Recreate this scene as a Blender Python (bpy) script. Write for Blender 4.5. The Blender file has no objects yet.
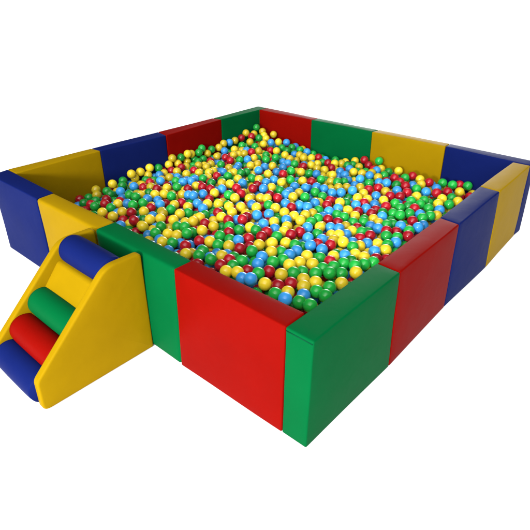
import bpy, bmesh, math
import numpy as np
from mathutils import Vector, Matrix

S = 0.65                      # metres per foam block length
BALL_R = 0.0358
# corner points of the foam blocks along each wall: (outer foot, inner foot, outer top, inner top)
WALLS = {
 "front": [
  [[0.0321, -0.0052, 0.0], [0.0, 0.1239, 0.0], [0.0321, -0.0052, 0.5528], [0.0, 0.1239, 0.5528]],
  [[0.6671, -0.0029, 0.0], [0.6497, 0.1164, 0.0], [0.6671, -0.0029, 0.5528], [0.6497, 0.1164, 0.5528]],
  [[1.3, 0.0, 0.0], [1.2989, 0.1268, 0.0], [1.3, 0.0, 0.5528], [1.2989, 0.1268, 0.5528]],
  [[1.9405, -0.0093, 0.0], [1.9428, 0.1194, 0.0], [1.9407, 0.0052, 0.5528], [1.9428, 0.1194, 0.5528]],
  [[2.589, -0.0037, 0.0], [2.5957, 0.1279, 0.0], [2.5952, 0.0033, 0.5528], [2.5957, 0.1279, 0.5528]],
 ],
 "right": [
  [[2.7173, -0.003, 0.0], [2.589, -0.0037, 0.0], [2.7269, 0.0009, 0.5528], [2.5952, 0.0033, 0.5528]],
  [[2.73, 0.6621, 0.0], [2.607, 0.6529, 0.0], [2.7292, 0.6453, 0.5528], [2.607, 0.6529, 0.5528]],
  [[2.7229, 1.3325, 0.0], [2.6133, 1.3174, 0.0], [2.7278, 1.3027, 0.5528], [2.6133, 1.3174, 0.5528]],
  [[2.7382, 1.9579, 0.0], [2.5993, 1.9358, 0.0], [2.7291, 1.9227, 0.5528], [2.5993, 1.9358, 0.5528]],
  [[2.7259, 2.5721, 0.0], [2.6009, 2.5675, 0.0], [2.7194, 2.5678, 0.5528], [2.6009, 2.5675, 0.5528]],
 ],
 "back": [
  [[0.1005, 2.7466, 0.0], [0.1012, 2.6232, 0.0], [0.1005, 2.7466, 0.5528], [0.1012, 2.6232, 0.5528]],
  [[0.7739, 2.7239, 0.0], [0.7569, 2.6277, 0.0], [0.7739, 2.7239, 0.5528], [0.7569, 2.6277, 0.5528]],
  [[1.4239, 2.7239, 0.0], [1.4089, 2.6288, 0.0], [1.4239, 2.7239, 0.5528], [1.4089, 2.6288, 0.5528]],
  [[2.07, 2.7209, 0.0], [2.0743, 2.6195, 0.0], [2.07, 2.7209, 0.5528], [2.0743, 2.6195, 0.5528]],
  [[2.7328, 2.6926, 0.0], [2.7259, 2.5721, 0.0], [2.7239, 2.6914, 0.5528], [2.7194, 2.5678, 0.5528]],
 ],
 "left": [
  [[0.0, 0.1239, 0.0], [0.1239, 0.1239, 0.0], [0.0, 0.1239, 0.5528], [0.1239, 0.1239, 0.5528]],
  [[0.0, 0.7739, 0.0], [0.1051, 0.7891, 0.0], [0.0, 0.7739, 0.5528], [0.1051, 0.7891, 0.5528]],
  [[0.0, 1.4239, 0.0], [0.1434, 1.3979, 0.0], [0.0, 1.4239, 0.5528], [0.1434, 1.3979, 0.5528]],
  [[0.0, 2.0739, 0.0], [0.098, 2.0936, 0.0], [0.0, 2.0739, 0.5528], [0.098, 2.0936, 0.5528]],
  [[-0.0241, 2.7457, 0.0], [0.1005, 2.7466, 0.0], [-0.0241, 2.7457, 0.5528], [0.1005, 2.7466, 0.5528]],
 ],
}
CAM_POS = [3.53363, -1.16561, 1.68848]
CAM_ROWS = [[0.753042, 0.657966, -0.002815], [0.303645, -0.351311, -0.885652], [-0.583718, 0.666079, -0.46434]]
F_PX, CX, CY = 496.357, 267.807, 244.109

BALLS = [  # x, y, z in metres, colour, what tells it apart
(2.0190,0.4271,0.3330,"blue ball near the front red block, blue ball left, green right, red above"),
(2.0782,0.4713,0.3060,"yellow ball near the front red block, blue ball left, red right, green above"),
(2.3115,0.4634,0.3016,"green ball near the green corner block, blue ball left, green right, blue above"),
(2.3804,0.4588,0.3142,"green ball near the green corner block, green ball left, green right, blue above"),
(2.2719,0.7777,0.3092,"green ball near the right red block, green ball left, green right, green above, green below"),
(2.2529,0.4236,0.3135,"blue ball near the front red block, green ball left, green right, yellow above"),
(2.0914,0.5886,0.3150,"yellow ball near the front red block, red ball left, green right, green above, red below"),
(2.3136,0.6026,0.2954,"green ball near the green corner block, blue ball left, green right, yellow above, green below"),
(2.0066,0.5866,0.3016,"red ball near the front red block, green ball left, yellow right, green above, yellow below"),
(1.6561,0.4827,0.2914,"green ball near the front green block, green ball left, yellow right, green above"),
(2.3454,0.6725,0.2990,"green ball near the right red block, green ball left, yellow right, green above, green below"),
(2.3817,0.5856,0.3059,"green ball near the green corner block, green ball left, green above"),
(1.9634,0.6693,0.3091,"green ball near the front red block, blue ball left, green right, yellow above, red below"),
(1.7708,0.7046,0.2964,"green ball near the front green block, red ball left, blue right, red above, blue below"),
(2.1828,0.4312,0.3091,"green ball near the front red block, blue ball right, red above"),
(2.2435,0.5856,0.3045,"yellow ball near the green corner block, red ball left, yellow right, yellow above, blue below"),
(2.1751,0.5665,0.3037,"red ball near the green corner block, red ball left, yellow right, green above, yellow below"),
(2.1268,0.6490,0.3110,"green ball near the green corner block, yellow ball left, green right, yellow above, red below"),
(2.3105,0.8364,0.2948,"green ball near the right red block, green ball left, yellow right, green above, yellow below"),
(2.3716,0.8841,0.3031,"yellow ball near the right red block, green ball left, green right, green above"),
(2.3681,0.7497,0.2959,"yellow ball near the right red block, green ball left, green above"),
(1.6907,0.6859,0.2927,"red ball near the front green block, yellow ball left, green right, blue above, green below"),
(2.2676,0.6569,0.3048,"yellow ball near the right red block, yellow ball left, green right, green above, green below"),
(1.9890,0.9854,0.2962,"blue ball near the right red block, blue ball left, red right, blue above, yellow below"),
(1.9903,0.5184,0.3133,"green ball near the front red block, blue ball left, red right, blue above, yellow below"),
(2.1342,0.8103,0.2992,"yellow ball near right red block, yellow ball left, green right, yellow above, green below, leftmost"),
(1.9097,0.6039,0.3045,"blue ball near the front green block, red ball left, red right, blue above, green below"),
(2.2109,0.7337,0.3023,"green ball near the right red block, yellow ball left, green right, yellow above, yellow below"),
(1.8135,0.5753,0.3003,"green ball near the front green block, green ball left, blue right, red above, red below"),
(2.1043,1.1652,0.2882,"yellow ball near the right red block, yellow ball left, blue right, blue above, blue below"),
(2.0515,0.7075,0.3064,"yellow ball near the right red block, green ball left, yellow right, blue above, green below"),
(1.2876,0.6202,0.2863,"green ball near the front yellow block, yellow ball left, green right, green above, red below"),
(1.5629,0.4743,0.2873,"green ball near front green block, yellow ball left, green right, red above, leftmost"),
(1.8784,0.7545,0.3075,"yellow ball near the front green block, blue ball left, green right, yellow above, green below"),
(2.2601,0.9350,0.2956,"green ball near the right red block, green ball left, green right, blue above, green below"),
(2.1430,0.5003,0.3068,"red ball near the front red block, yellow ball left, yellow right, yellow above, green below"),
(1.8282,0.4348,0.3000,"yellow ball near the front green block, yellow ball right, red above"),
(1.7477,0.7917,0.2937,"yellow ball facing the front green block, red ball left, yellow right, red above, blue below"),
(2.0617,1.0920,0.2822,"red ball near the right red block, blue ball left, yellow right, yellow above, yellow below"),
(1.3229,0.7158,0.2834,"yellow ball near the front green block, green ball left, yellow right, red above, red below"),
(2.0686,0.7765,0.2990,"yellow ball near the right red block, yellow ball left, yellow right, blue above, green below"),
(1.8914,0.4595,0.3078,"yellow ball near the front green block, yellow ball left, red right, green above"),
(2.3477,1.0061,0.2910,"green ball near the right red block, green ball left, green right, yellow above"),
(2.0617,1.0033,0.2872,"blue ball near the right red block, blue ball left, red right, blue above, green below"),
(1.6123,0.6714,0.2882,"yellow ball near the front green block, green ball left, blue right, green above, yellow below"),
(2.2867,0.5294,0.2961,"blue ball near the green corner block, yellow ball left, green right, yellow above, green below"),
(1.8047,1.0291,0.2932,"red ball facing the right red block, yellow ball left, red right, yellow above, yellow below"),
(2.3457,1.2543,0.2816,"yellow ball near the right red block, blue ball left, green above"),
(0.9663,0.5150,0.2728,"yellow ball near the front yellow block, red ball left, green right, yellow above"),
(1.2992,0.4914,0.2729,"green ball near the front yellow block, yellow ball left, red right, yellow above"),
(1.5001,0.8741,0.2849,"green ball facing the front green block, green ball left, yellow right, blue above, blue below"),
(1.7886,0.8644,0.2925,"yellow ball facing the front green block, red ball left, yellow right, red above, yellow below"),
(1.7549,0.4657,0.2967,"red ball near the front green block, green ball left, red right, yellow above"),
(1.4081,0.6157,0.2750,"red ball near the front green block, green ball left, yellow right, yellow above, green below"),
(1.5469,0.6422,0.2841,"green ball near the front green block, yellow ball left, yellow right, green above, yellow below"),
(1.4728,0.6452,0.2818,"yellow ball near the front green block, red ball left, green right, yellow above, green below"),
(2.2136,0.4930,0.3005,"yellow ball near the front red block, red ball left, blue right, red above, blue below"),
(1.4351,0.9758,0.3041,"red ball facing the front green block, blue ball left, red right, yellow above, green below"),
(2.0511,0.8693,0.2955,"yellow ball near the right red block, blue ball left, green right, blue above, yellow below"),
(1.8688,0.6832,0.3008,"blue ball near the front green block, green ball left, yellow right, yellow above, blue below"),
(2.2564,1.4235,0.2813,"green ball near the right blue block, red ball left, red right, red above, green below"),
(1.3312,0.8080,0.2808,"yellow ball facing the front green block, red ball left, green right, red above, green below"),
(2.1134,0.9106,0.2877,"green ball near the right red block, yellow ball left, red right, blue above, green below"),
(1.6782,0.8920,0.2899,"red ball facing the front green block, red ball left, yellow right, blue above, yellow below"),
(0.8480,0.5286,0.2757,"red ball near the front yellow block, yellow ball right, red above"),
(1.8445,0.9300,0.2859,"yellow ball facing the right red block, green ball left, green right, red above, green below"),
(1.4448,1.1073,0.2946,"blue ball facing the front green block, red ball left, blue right, yellow above, blue below"),
(2.1740,1.7580,0.2871,"green ball near the right blue block, green ball left, green right, green above, blue below"),
(2.1866,1.1432,0.2920,"green ball near the right red block, yellow ball left, yellow right, blue above, yellow below"),
(1.9658,0.8799,0.2937,"blue ball near the right red block, blue ball left, yellow right, green above, yellow below"),
(1.9703,0.8085,0.2982,"blue ball near the right red block, green ball left, blue right, green above, yellow below"),
(1.4670,0.7359,0.2832,"green ball near the front green block, yellow ball left, red right, yellow above, green below"),
(0.9163,0.6090,0.2756,"yellow ball near the front yellow block, red ball left, yellow right, red above, green below"),
(1.7110,1.2468,0.2851,"yellow ball facing the right red block, yellow ball left, green right, blue above, red below"),
(1.1831,0.7622,0.2880,"yellow ball near front yellow block, yellow ball left, yellow right, green above, green below, rightmost"),
(2.3055,1.1951,0.2815,"blue ball near the right red block, yellow ball left, yellow right, yellow above, red below"),
(1.8145,1.1084,0.2844,"red ball facing the right red block, red ball left, blue right, yellow above, green below"),
(2.1545,1.4990,0.2736,"blue ball near the right blue block, blue ball left, red right, yellow above, yellow below"),
(1.5955,0.9321,0.2937,"green ball facing the front green block, yellow ball left, red right, blue above, yellow below"),
(2.1979,0.6440,0.3011,"yellow ball near the green corner block, green ball left, yellow right, green above, yellow below"),
(1.3930,0.5157,0.2747,"red ball near the front green block, green ball left, red right, green above, yellow below"),
(1.6132,0.7532,0.2939,"blue ball near the front green block, green ball left, red right, green above, red below"),
(2.1738,1.3664,0.2790,"red ball near the right blue block, green ball left, green right, blue above, blue below"),
(1.8075,1.1971,0.2817,"blue ball facing the right red block, red ball left, green right, green above, blue below"),
(1.6329,0.8217,0.2879,"red ball facing the front green block, blue ball left, yellow right, yellow above, green below"),
(2.3292,0.9408,0.3030,"green ball near right red block, green ball left, green right, yellow above, yellow below, rightmost"),
(1.7513,0.9556,0.2897,"green ball facing the front green block, red ball left, yellow right, blue above, green below"),
(1.9037,1.0748,0.2840,"blue ball facing the right red block, green ball left, green right, blue above, blue below"),
(1.9804,0.7376,0.2991,"green ball near the front red block, green ball left, blue right, green above, yellow below"),
(1.1016,0.5127,0.2697,"green ball near the front yellow block, yellow ball left, yellow right, yellow above"),
(1.0550,0.5936,0.2721,"green ball near the front yellow block, yellow ball left, yellow right, yellow above, yellow below"),
(2.3387,1.3912,0.2758,"blue ball near the right blue block, green ball left, red right, green above"),
(1.9547,0.4315,0.3075,"blue ball near the front red block, yellow ball left, blue right, red above"),
(1.6744,0.5521,0.2919,"yellow ball near the front green block, green ball left, red right, green above, red below"),
(0.9077,0.7983,0.2841,"green ball facing the front yellow block, yellow ball left, yellow right, green above, yellow below"),
(1.1324,1.2121,0.3027,"yellow ball facing the left blue block, green ball left, yellow right, red above, yellow below"),
(1.0224,0.7834,0.2881,"yellow ball facing the front yellow block, green ball left, green right, yellow above, yellow below"),
(1.4703,1.2718,0.2994,"yellow ball facing the right red block, green ball left, yellow right, red above, yellow below"),
(1.3714,1.4106,0.3050,"red ball facing the back green block, red ball left, blue right, green above, yellow below"),
(1.5673,1.0359,0.2903,"blue ball facing the front green block, yellow ball left, yellow right, blue above, red below"),
(1.1646,0.5625,0.2643,"yellow ball near the front yellow block, green ball left, yellow right, yellow above, yellow below"),
(2.2768,1.7387,0.2802,"red ball near the right blue block, blue ball left, green right, green above, green below"),
(2.3557,1.6562,0.2868,"blue ball near the right blue block, green ball left, blue right, green above"),
(0.7861,0.6569,0.2810,"yellow ball near the front yellow block, red ball left, red right, green above, yellow below"),
(2.2064,1.2762,0.2694,"blue ball near the right red block, yellow ball left, yellow right, red above, yellow below"),
(2.3020,1.0825,0.2873,"yellow ball near right red block, yellow ball left, green right, yellow above, green below, rightmost"),
(2.3387,1.8690,0.2904,"green ball near the right blue block, green ball left, yellow right, green above"),
(1.2732,1.1288,0.2983,"yellow ball facing the front yellow block, yellow ball left, blue right, yellow above, red below"),
(1.4795,0.4461,0.2790,"yellow ball near the front green block, green ball right, red above"),
(1.5007,1.5715,0.2975,"green ball facing the back yellow block, yellow ball left, green right, blue above, blue below"),
(0.7319,0.5912,0.2798,"red ball near the front yellow block, yellow ball left, yellow right, green above, red below"),
(1.8604,1.2626,0.2781,"yellow ball facing the right red block, green ball left, blue right, green above, green below"),
(1.2331,0.5804,0.2689,"yellow ball near the front yellow block, yellow ball left, green right, green above, green below"),
(0.6796,0.4755,0.2735,"yellow ball near the front yellow block, yellow ball left, yellow right, green above"),
(0.9591,0.6656,0.2763,"yellow ball near the front yellow block, yellow ball left, yellow right, yellow above, green below"),
(2.3564,1.5204,0.2772,"red ball near the right blue block, green ball left, blue right, green above"),
(2.2028,1.0345,0.2847,"blue ball near the right red block, yellow ball left, yellow right, yellow above, green below"),
(1.6619,0.9628,0.2895,"red ball facing the front green block, green ball left, blue right, blue above, yellow below"),
(1.4962,1.1727,0.2949,"blue ball facing the front green block, blue ball left, yellow right, green above, yellow below"),
(1.8288,1.4002,0.2743,"red ball facing the right blue block, green ball left, green right, blue above, blue below"),
(2.3155,1.8023,0.2916,"green ball near the right blue block, red ball left, green right, blue above, blue below"),
(1.8969,1.4903,0.2819,"green ball facing the right blue block, green ball left, green right, yellow above, yellow below"),
(0.3718,0.5215,0.2465,"green ball near the left yellow block, red ball right, green above"),
(0.8695,1.0436,0.3044,"blue ball facing the left blue block, blue ball left, blue right, yellow above, blue below"),
(2.3245,2.3974,0.3019,"yellow ball near the back blue block, red ball left, red above, yellow below"),
(0.6673,0.5607,0.2751,"yellow ball near the front yellow block, yellow ball left, red right, yellow above"),
(1.5434,1.3595,0.2952,"red ball facing the right blue block, blue ball left, blue right, yellow above, yellow below"),
(2.2543,1.6143,0.2810,"blue ball near the right blue block, green ball left, green right, green above, green below"),
(0.7164,0.9585,0.2861,"green ball near the left blue block, yellow ball left, yellow right, yellow above, yellow below"),
(1.0264,0.8523,0.2737,"green ball facing the front yellow block, yellow ball left, yellow right, yellow above, yellow below"),
(1.0443,0.7080,0.2759,"yellow ball near front yellow block, yellow ball left, yellow right, green above, green below, leftmost"),
(2.2391,0.8662,0.2950,"green ball near the right red block, green ball left, green right, red above, green below"),
(2.1956,1.2081,0.2749,"yellow ball near the right red block, green ball left, blue right, red above, yellow below"),
(1.2729,0.9377,0.2870,"yellow ball facing the front yellow block, green ball left, red right, yellow above, red below"),
(0.6581,0.7427,0.2825,"green ball near the left yellow block, green ball left, red right, yellow above, yellow below"),
(1.4449,1.5000,0.3047,"yellow ball facing the back yellow block, blue ball left, yellow right, blue above, red below"),
(2.3580,2.1322,0.2953,"green ball near the right yellow block, blue ball left, yellow right, green above"),
(1.8142,0.5034,0.2996,"green ball near the front green block, red ball left, green right, red above, yellow below"),
(1.5996,1.1042,0.2905,"yellow ball facing the front green block, blue ball left, blue right, blue above, blue below"),
(1.9029,0.5266,0.2914,"red ball near the front green block, yellow ball left, green right, green above, blue below"),
(2.1616,0.9770,0.2871,"yellow ball near the right red block, blue ball left, blue right, red above, red below"),
(1.7517,0.5369,0.3004,"red ball near the front green block, yellow ball left, green right, yellow above, green below"),
(2.2752,1.9805,0.2909,"green ball near the right yellow block, green ball left, yellow right, green above, green below"),
(2.2076,1.8295,0.2841,"green ball near the right blue block, green ball left, blue right, green above, red below"),
(1.1125,1.4280,0.3080,"red ball facing the left red block, blue ball left, blue right, green above, yellow below"),
(2.2050,2.2604,0.3042,"red ball near the back blue block, blue ball left, red right, blue above, yellow below"),
(1.6401,1.8373,0.2890,"blue ball facing the back yellow block, blue ball left, blue right, yellow above, yellow below"),
(1.1783,1.4739,0.3111,"blue ball facing the left red block, red ball left, yellow right, blue above, yellow below"),
(1.3689,1.1859,0.3027,"yellow ball facing the front green block, blue ball left, green right, yellow above, blue below"),
(0.5313,0.5559,0.2686,"green ball near the left yellow block, red ball left, yellow right, red above, yellow below"),
(1.9148,0.9304,0.2959,"green ball facing the right red block, yellow ball left, blue right, red above, blue below"),
(2.2077,0.8055,0.3005,"green ball near the right red block, green ball left, green right, green above, yellow below"),
(1.2832,1.0287,0.2927,"yellow ball facing front yellow block, yellow ball left, yellow right, yellow above, red below, rightmost"),
(1.5586,1.2635,0.2936,"yellow ball facing the right red block, yellow ball left, red right, blue above, blue below"),
(2.1372,2.2275,0.3045,"blue ball near the back blue block, green ball left, red right, yellow above, green below"),
(0.5386,0.7680,0.2894,"green ball near the left yellow block, green ball left, yellow right, blue above, green below"),
(1.1950,0.6817,0.2803,"green ball near the front yellow block, green ball left, yellow right, yellow above, green below"),
(1.1084,1.0681,0.2949,"yellow ball facing front yellow block, yellow ball left, yellow right, yellow above, red below, leftmost"),
(0.6379,0.6710,0.2843,"green ball near the left yellow block, blue ball left, green right, green above, red below"),
(1.2330,0.4651,0.2677,"yellow ball near the front yellow block, green ball right, yellow above"),
(2.3280,2.5420,0.3085,"green ball by the back blue block, red ball left"),
(2.2534,1.3260,0.2619,"yellow ball near the right blue block, blue ball left, green right, blue above, blue below"),
(1.6838,1.9285,0.2892,"blue ball facing the back yellow block, yellow ball left, yellow right, blue above, yellow below"),
(1.5268,0.9487,0.2840,"yellow ball facing the front green block, green ball left, green right, red above, red below"),
(2.1842,0.9097,0.2911,"red ball near the right red block, green ball left, green right, yellow above, green below"),
(1.9111,1.1652,0.2802,"green ball facing the right red block, blue ball left, yellow right, yellow above, red below"),
(1.4949,1.7033,0.2958,"green ball facing the back yellow block, blue ball left, green right, blue above, blue below"),
(1.8765,1.9476,0.2893,"blue ball facing the back yellow block, yellow ball left, yellow right, red above, blue below"),
(1.3991,1.2788,0.3001,"green ball facing the front green block, yellow ball left, yellow right, yellow above, blue below"),
(0.8785,1.1280,0.2930,"blue ball facing the left blue block, blue ball left, red right, red above, yellow below"),
(0.7766,0.8042,0.2839,"blue ball facing the left blue block, red ball left, green right, yellow above, yellow below"),
(0.9776,0.9844,0.2894,"blue ball facing the left blue block, yellow ball left, yellow right, blue above, green below"),
(1.2526,0.8047,0.2795,"red ball facing the front yellow block, yellow ball left, yellow right, green above, yellow below"),
(0.9365,1.1916,0.2969,"yellow ball facing the left blue block, blue ball left, blue right, green above, yellow below"),
(2.0223,2.0419,0.2950,"red ball near the back yellow block, red ball left, red right, blue above, green below"),
(1.6249,1.4386,0.2960,"blue ball facing the right blue block, blue ball left, blue right, green above, yellow below"),
(2.0207,1.5398,0.2651,"green ball near the right blue block, yellow ball left, blue right, red above, green below"),
(2.2299,2.4910,0.3071,"green ball by the back blue block, green ball left, red right, red below"),
(1.4760,0.8069,0.2842,"red ball facing the front green block, green ball left, green right, green above, green below"),
(1.9592,2.0074,0.2929,"red ball near the back yellow block, yellow ball left, red right, green above, green below"),
(1.6145,1.5411,0.2909,"blue ball facing the right blue block, blue ball left, red right, green above, green below"),
(1.1101,1.2986,0.3058,"red ball facing the left blue block, green ball left, yellow right, blue above, yellow below"),
(2.1342,0.7157,0.2900,"green ball near right red block, green ball left, green right, yellow above, yellow below, leftmost"),
(1.3568,0.9207,0.2959,"red ball facing the front green block, yellow ball left, blue right, yellow above, green below"),
(2.0385,1.3684,0.2668,"yellow ball near the right blue block, blue ball left, red right, green above, blue below"),
(2.0299,2.1353,0.3004,"red ball near the back yellow block, red ball left, green right, red above, green below"),
(1.6403,1.1854,0.2889,"blue ball facing the right red block, yellow ball left, yellow right, yellow above, yellow below"),
(1.5545,1.4361,0.2887,"blue ball facing the right blue block, red ball left, blue right, green above, yellow below"),
(1.8984,0.8192,0.2880,"green ball facing the front green block, yellow ball left, blue right, yellow above, green below"),
(0.9240,1.2823,0.2990,"blue ball facing the left blue block, yellow ball left, yellow right, yellow above, yellow below"),
(1.3955,1.7155,0.2992,"blue ball facing the back green block, blue ball left, green right, yellow above, green below"),
(1.7748,1.2792,0.2820,"green ball facing the right red block, yellow ball left, green right, yellow above, blue below"),
(1.8500,1.6109,0.2766,"yellow ball facing the right blue block, blue ball left, blue right, green above, green below"),
(0.1607,0.8151,0.2851,"yellow ball by the left blue block, green ball right, green below"),
(1.7355,1.0438,0.2866,"yellow ball facing the right red block, green ball left, red right, yellow above, yellow below"),
(2.0296,1.2314,0.2869,"yellow ball near the right red block, yellow ball left, blue right, blue above, yellow below"),
(1.0716,0.9520,0.2877,"blue ball facing the front yellow block, yellow ball left, red right, blue above, green below"),
(0.5115,0.6277,0.2710,"yellow ball near the left yellow block, green ball left, blue right, blue above, yellow below"),
(2.2345,1.0954,0.2768,"yellow ball near the right red block, blue ball left, yellow right, green above, green below"),
(1.8184,2.2064,0.3036,"blue ball near the back yellow block, blue ball left, red right, green above, yellow below"),
(1.6385,1.2682,0.2893,"yellow ball facing the right red block, blue ball left, yellow right, red above, yellow below"),
(1.9025,1.3217,0.2662,"blue ball facing the right blue block, yellow ball left, blue right, red above, yellow below"),
(0.5948,1.1116,0.2823,"green ball near the left blue block, yellow ball left, red right, green above, yellow below"),
(0.7726,0.7273,0.2807,"red ball near the front yellow block, yellow ball left, blue right, blue above, yellow below"),
(1.1995,1.0832,0.2962,"yellow ball facing the front yellow block, yellow ball left, yellow right, yellow above, yellow below"),
(1.1262,0.6731,0.2656,"green ball near the front yellow block, green ball left, green right, yellow above, yellow below"),
(2.1537,2.4808,0.3077,"green ball by the back blue block, red ball left, green right, red below"),
(2.1140,1.8711,0.2849,"green ball near right blue block, red ball left, green right, red above, green below, rightmost"),
(2.0234,1.8355,0.2826,"red ball near the right blue block, blue ball left, green right, yellow above, blue below"),
(1.7777,1.3524,0.2832,"green ball facing the right blue block, green ball left, red right, green above, yellow below"),
(1.5972,1.7799,0.2912,"blue ball facing the back yellow block, blue ball left, blue right, yellow above, red below"),
(1.0537,1.2235,0.3020,"green ball facing the left blue block, yellow ball left, yellow right, yellow above, yellow below"),
(0.1810,0.9863,0.3274,"yellow ball by the left blue block, yellow ball right, blue below"),
(1.9293,1.7212,0.2780,"blue ball facing the right blue block, red ball left, blue right, red above, green below"),
(2.0801,1.6811,0.2746,"blue ball near the right blue block, red ball left, green right, red above, yellow below"),
(1.9713,1.3196,0.2813,"blue ball near the right blue block, blue ball left, yellow right, red above, yellow below"),
(0.5455,0.4768,0.2641,"yellow ball near the front blue block, green ball right, red above"),
(1.6916,1.3266,0.2923,"yellow ball facing the right blue block, yellow ball left, yellow right, blue above, blue below"),
(1.3584,1.9709,0.2878,"green ball near the back green block, red ball left, yellow right, yellow above, blue below"),
(1.4724,1.3795,0.2995,"blue ball facing the right blue block, red ball left, red right, blue above, yellow below"),
(2.0701,2.4202,0.3086,"red ball by the back yellow block, yellow ball left, green right, blue below"),
(1.8112,2.0888,0.2946,"red ball near the back yellow block, red ball left, yellow right, blue above, blue below"),
(1.9343,1.5698,0.2733,"yellow ball facing the right blue block, green ball left, green right, red above, green below"),
(2.3706,1.0699,0.2848,"green ball near the right red block, green ball left, blue above"),
(1.3738,1.5051,0.3042,"blue ball facing the back green block, green ball left, yellow right, yellow above, blue below"),
(1.5896,2.1879,0.2870,"blue ball near the back yellow block, blue ball left, green right, yellow above, yellow below"),
(1.6940,1.5778,0.2856,"red ball facing the right blue block, green ball left, blue right, red above, blue below"),
(1.5094,1.8000,0.2949,"blue ball facing the back yellow block, blue ball left, blue right, green above, green below"),
(1.1877,1.6771,0.3039,"yellow ball facing the back green block, blue ball left, green right, red above, green below"),
(2.0558,2.2370,0.3049,"green ball near the back yellow block, red ball left, blue right, yellow above, yellow below"),
(2.1046,1.3799,0.2765,"green ball near the right blue block, yellow ball left, red right, green above, red below"),
(1.9754,1.1239,0.2785,"blue ball near the right red block, blue ball left, red right, yellow above, blue below"),
(0.3729,1.1230,0.2749,"blue ball near the left blue block, red ball left, yellow right, blue above, red below"),
(2.0506,1.9155,0.2875,"green ball near right blue block, red ball left, green right, red above, green below, leftmost"),
(2.3218,1.3218,0.2802,"green ball near the right blue block, yellow ball left, blue right, green above, yellow below"),
(1.8460,1.7216,0.2814,"blue ball facing the right blue block, yellow ball left, red right, yellow above, red below"),
(1.1703,0.8348,0.2881,"yellow ball facing the front yellow block, yellow ball left, green right, blue above, yellow below"),
(0.6431,0.9510,0.2852,"yellow ball near the left blue block, red ball left, green right, yellow above, blue below"),
(1.4165,0.8709,0.2848,"green ball facing the front green block, yellow ball left, green right, red above, red below"),
(1.6648,1.0373,0.2844,"blue ball facing the front green block, red ball left, yellow right, yellow above, green below"),
(1.7577,1.5114,0.2757,"blue ball facing the right blue block, green ball left, green right, red above, red below"),
(2.1998,2.0036,0.2928,"green ball near the right yellow block, green ball left, green right, yellow above, blue below"),
(0.9598,1.4717,0.3024,"blue ball facing the left red block, yellow ball left, green right, green above, red below"),
(0.9637,1.7721,0.2965,"yellow ball facing the back green block, blue ball left, blue right, blue above, blue below"),
(1.5283,0.5364,0.2795,"green ball near front green block, yellow ball left, green right, red above, rightmost"),
(1.8285,1.5071,0.2748,"green ball facing the right blue block, blue ball left, green right, blue above, red below"),
(1.9600,1.9112,0.2874,"yellow ball near the right blue block, blue ball left, red right, yellow above, red below"),
(1.3342,1.3377,0.3138,"yellow ball facing the left blue block, yellow ball left, red right, blue above, green below"),
(0.1605,1.0869,0.3135,"yellow ball by the left blue block, yellow ball left, yellow right"),
(0.3125,0.9093,0.2746,"blue ball by the left blue block, green ball left, red right, yellow above, green below"),
(0.8944,1.3984,0.2990,"yellow ball facing the left blue block, yellow ball left, red right, green above, green below"),
(1.1986,1.7766,0.2995,"green ball facing the back green block, yellow ball left, yellow right, green above, blue below"),
(1.2795,1.8287,0.2959,"yellow ball facing the back green block, blue ball left, red right, yellow above, blue below"),
(1.0019,1.3613,0.3036,"red ball facing the left blue block, yellow ball left, yellow above, yellow below"),
(0.4141,0.5803,0.2592,"red ball near the left yellow block, green ball left, green right, red above, yellow below"),
(1.2238,1.2696,0.3054,"yellow ball facing the left blue block, red ball left, yellow right, red above, blue below"),
(1.0434,1.0213,0.2919,"yellow ball facing the front yellow block, blue ball left, yellow right, blue above, green below"),
(2.2588,2.3327,0.3043,"red ball near the back blue block, red ball left, yellow right, green above, green below"),
(2.1399,1.3030,0.2712,"red ball near the right blue block, blue ball left, blue right, green above, yellow below"),
(1.1202,2.0153,0.2848,"yellow ball near the back green block, green ball left, green right, red above, yellow below"),
(0.3098,0.7856,0.2688,"blue ball by the left blue block, green ball left, green right, green above, yellow below"),
(2.3450,2.0048,0.2914,"blue ball near the right yellow block, green ball left, green right, yellow above, yellow below"),
(1.7498,1.6582,0.2947,"yellow ball facing the right blue block, red ball left, green right, blue above, blue below"),
(1.7886,1.8327,0.2855,"yellow ball facing the back yellow block, green ball left, yellow right, blue above, blue below"),
(1.5846,1.6751,0.2918,"green ball facing the back yellow block, green ball left, red right, blue above, red below"),
(0.7306,1.5383,0.2882,"green ball near the left red block, red ball left, yellow right, yellow above, yellow below"),
(1.0536,1.8580,0.2942,"red ball facing the back green block, blue ball left, green right, blue above, yellow below"),
(1.7822,1.5872,0.2804,"blue ball facing the right blue block, blue ball left, green right, yellow above, green below"),
(2.2045,1.9094,0.2941,"red ball near the right blue block, green ball left, green right, green above, red below"),
(0.9344,1.6092,0.2997,"green ball facing the left red block, blue ball left, yellow right, yellow above, red below"),
(0.5457,1.2127,0.2830,"blue ball near the left blue block, green ball left, blue right, yellow above, yellow below"),
(1.2015,1.5411,0.3055,"yellow ball facing the back green block, blue ball left, green right, blue above, red below"),
(2.2956,2.0886,0.2959,"yellow ball near the right yellow block, green ball left, green right, red above, blue below"),
(2.0398,1.2980,0.2682,"blue ball near the right red block, yellow ball left, yellow right, yellow above, yellow below"),
(1.8991,2.4834,0.3046,"red ball by the back yellow block, green ball left, yellow right, blue below"),
(1.7043,1.1123,0.2873,"yellow ball facing the right red block, blue ball left, red right, blue above, yellow below"),
(2.1765,1.5690,0.2804,"green ball near the right blue block, yellow ball left, green right, blue above, red below"),
(1.7440,2.5415,0.2963,"yellow ball by the back yellow block, green ball left, red right, red below"),
(1.2655,1.3421,0.2979,"yellow ball facing the left blue block, yellow ball left, yellow right, blue above, yellow below"),
(1.9686,2.2264,0.3104,"red ball near the back yellow block, green ball left, blue right, green above, red below"),
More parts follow.
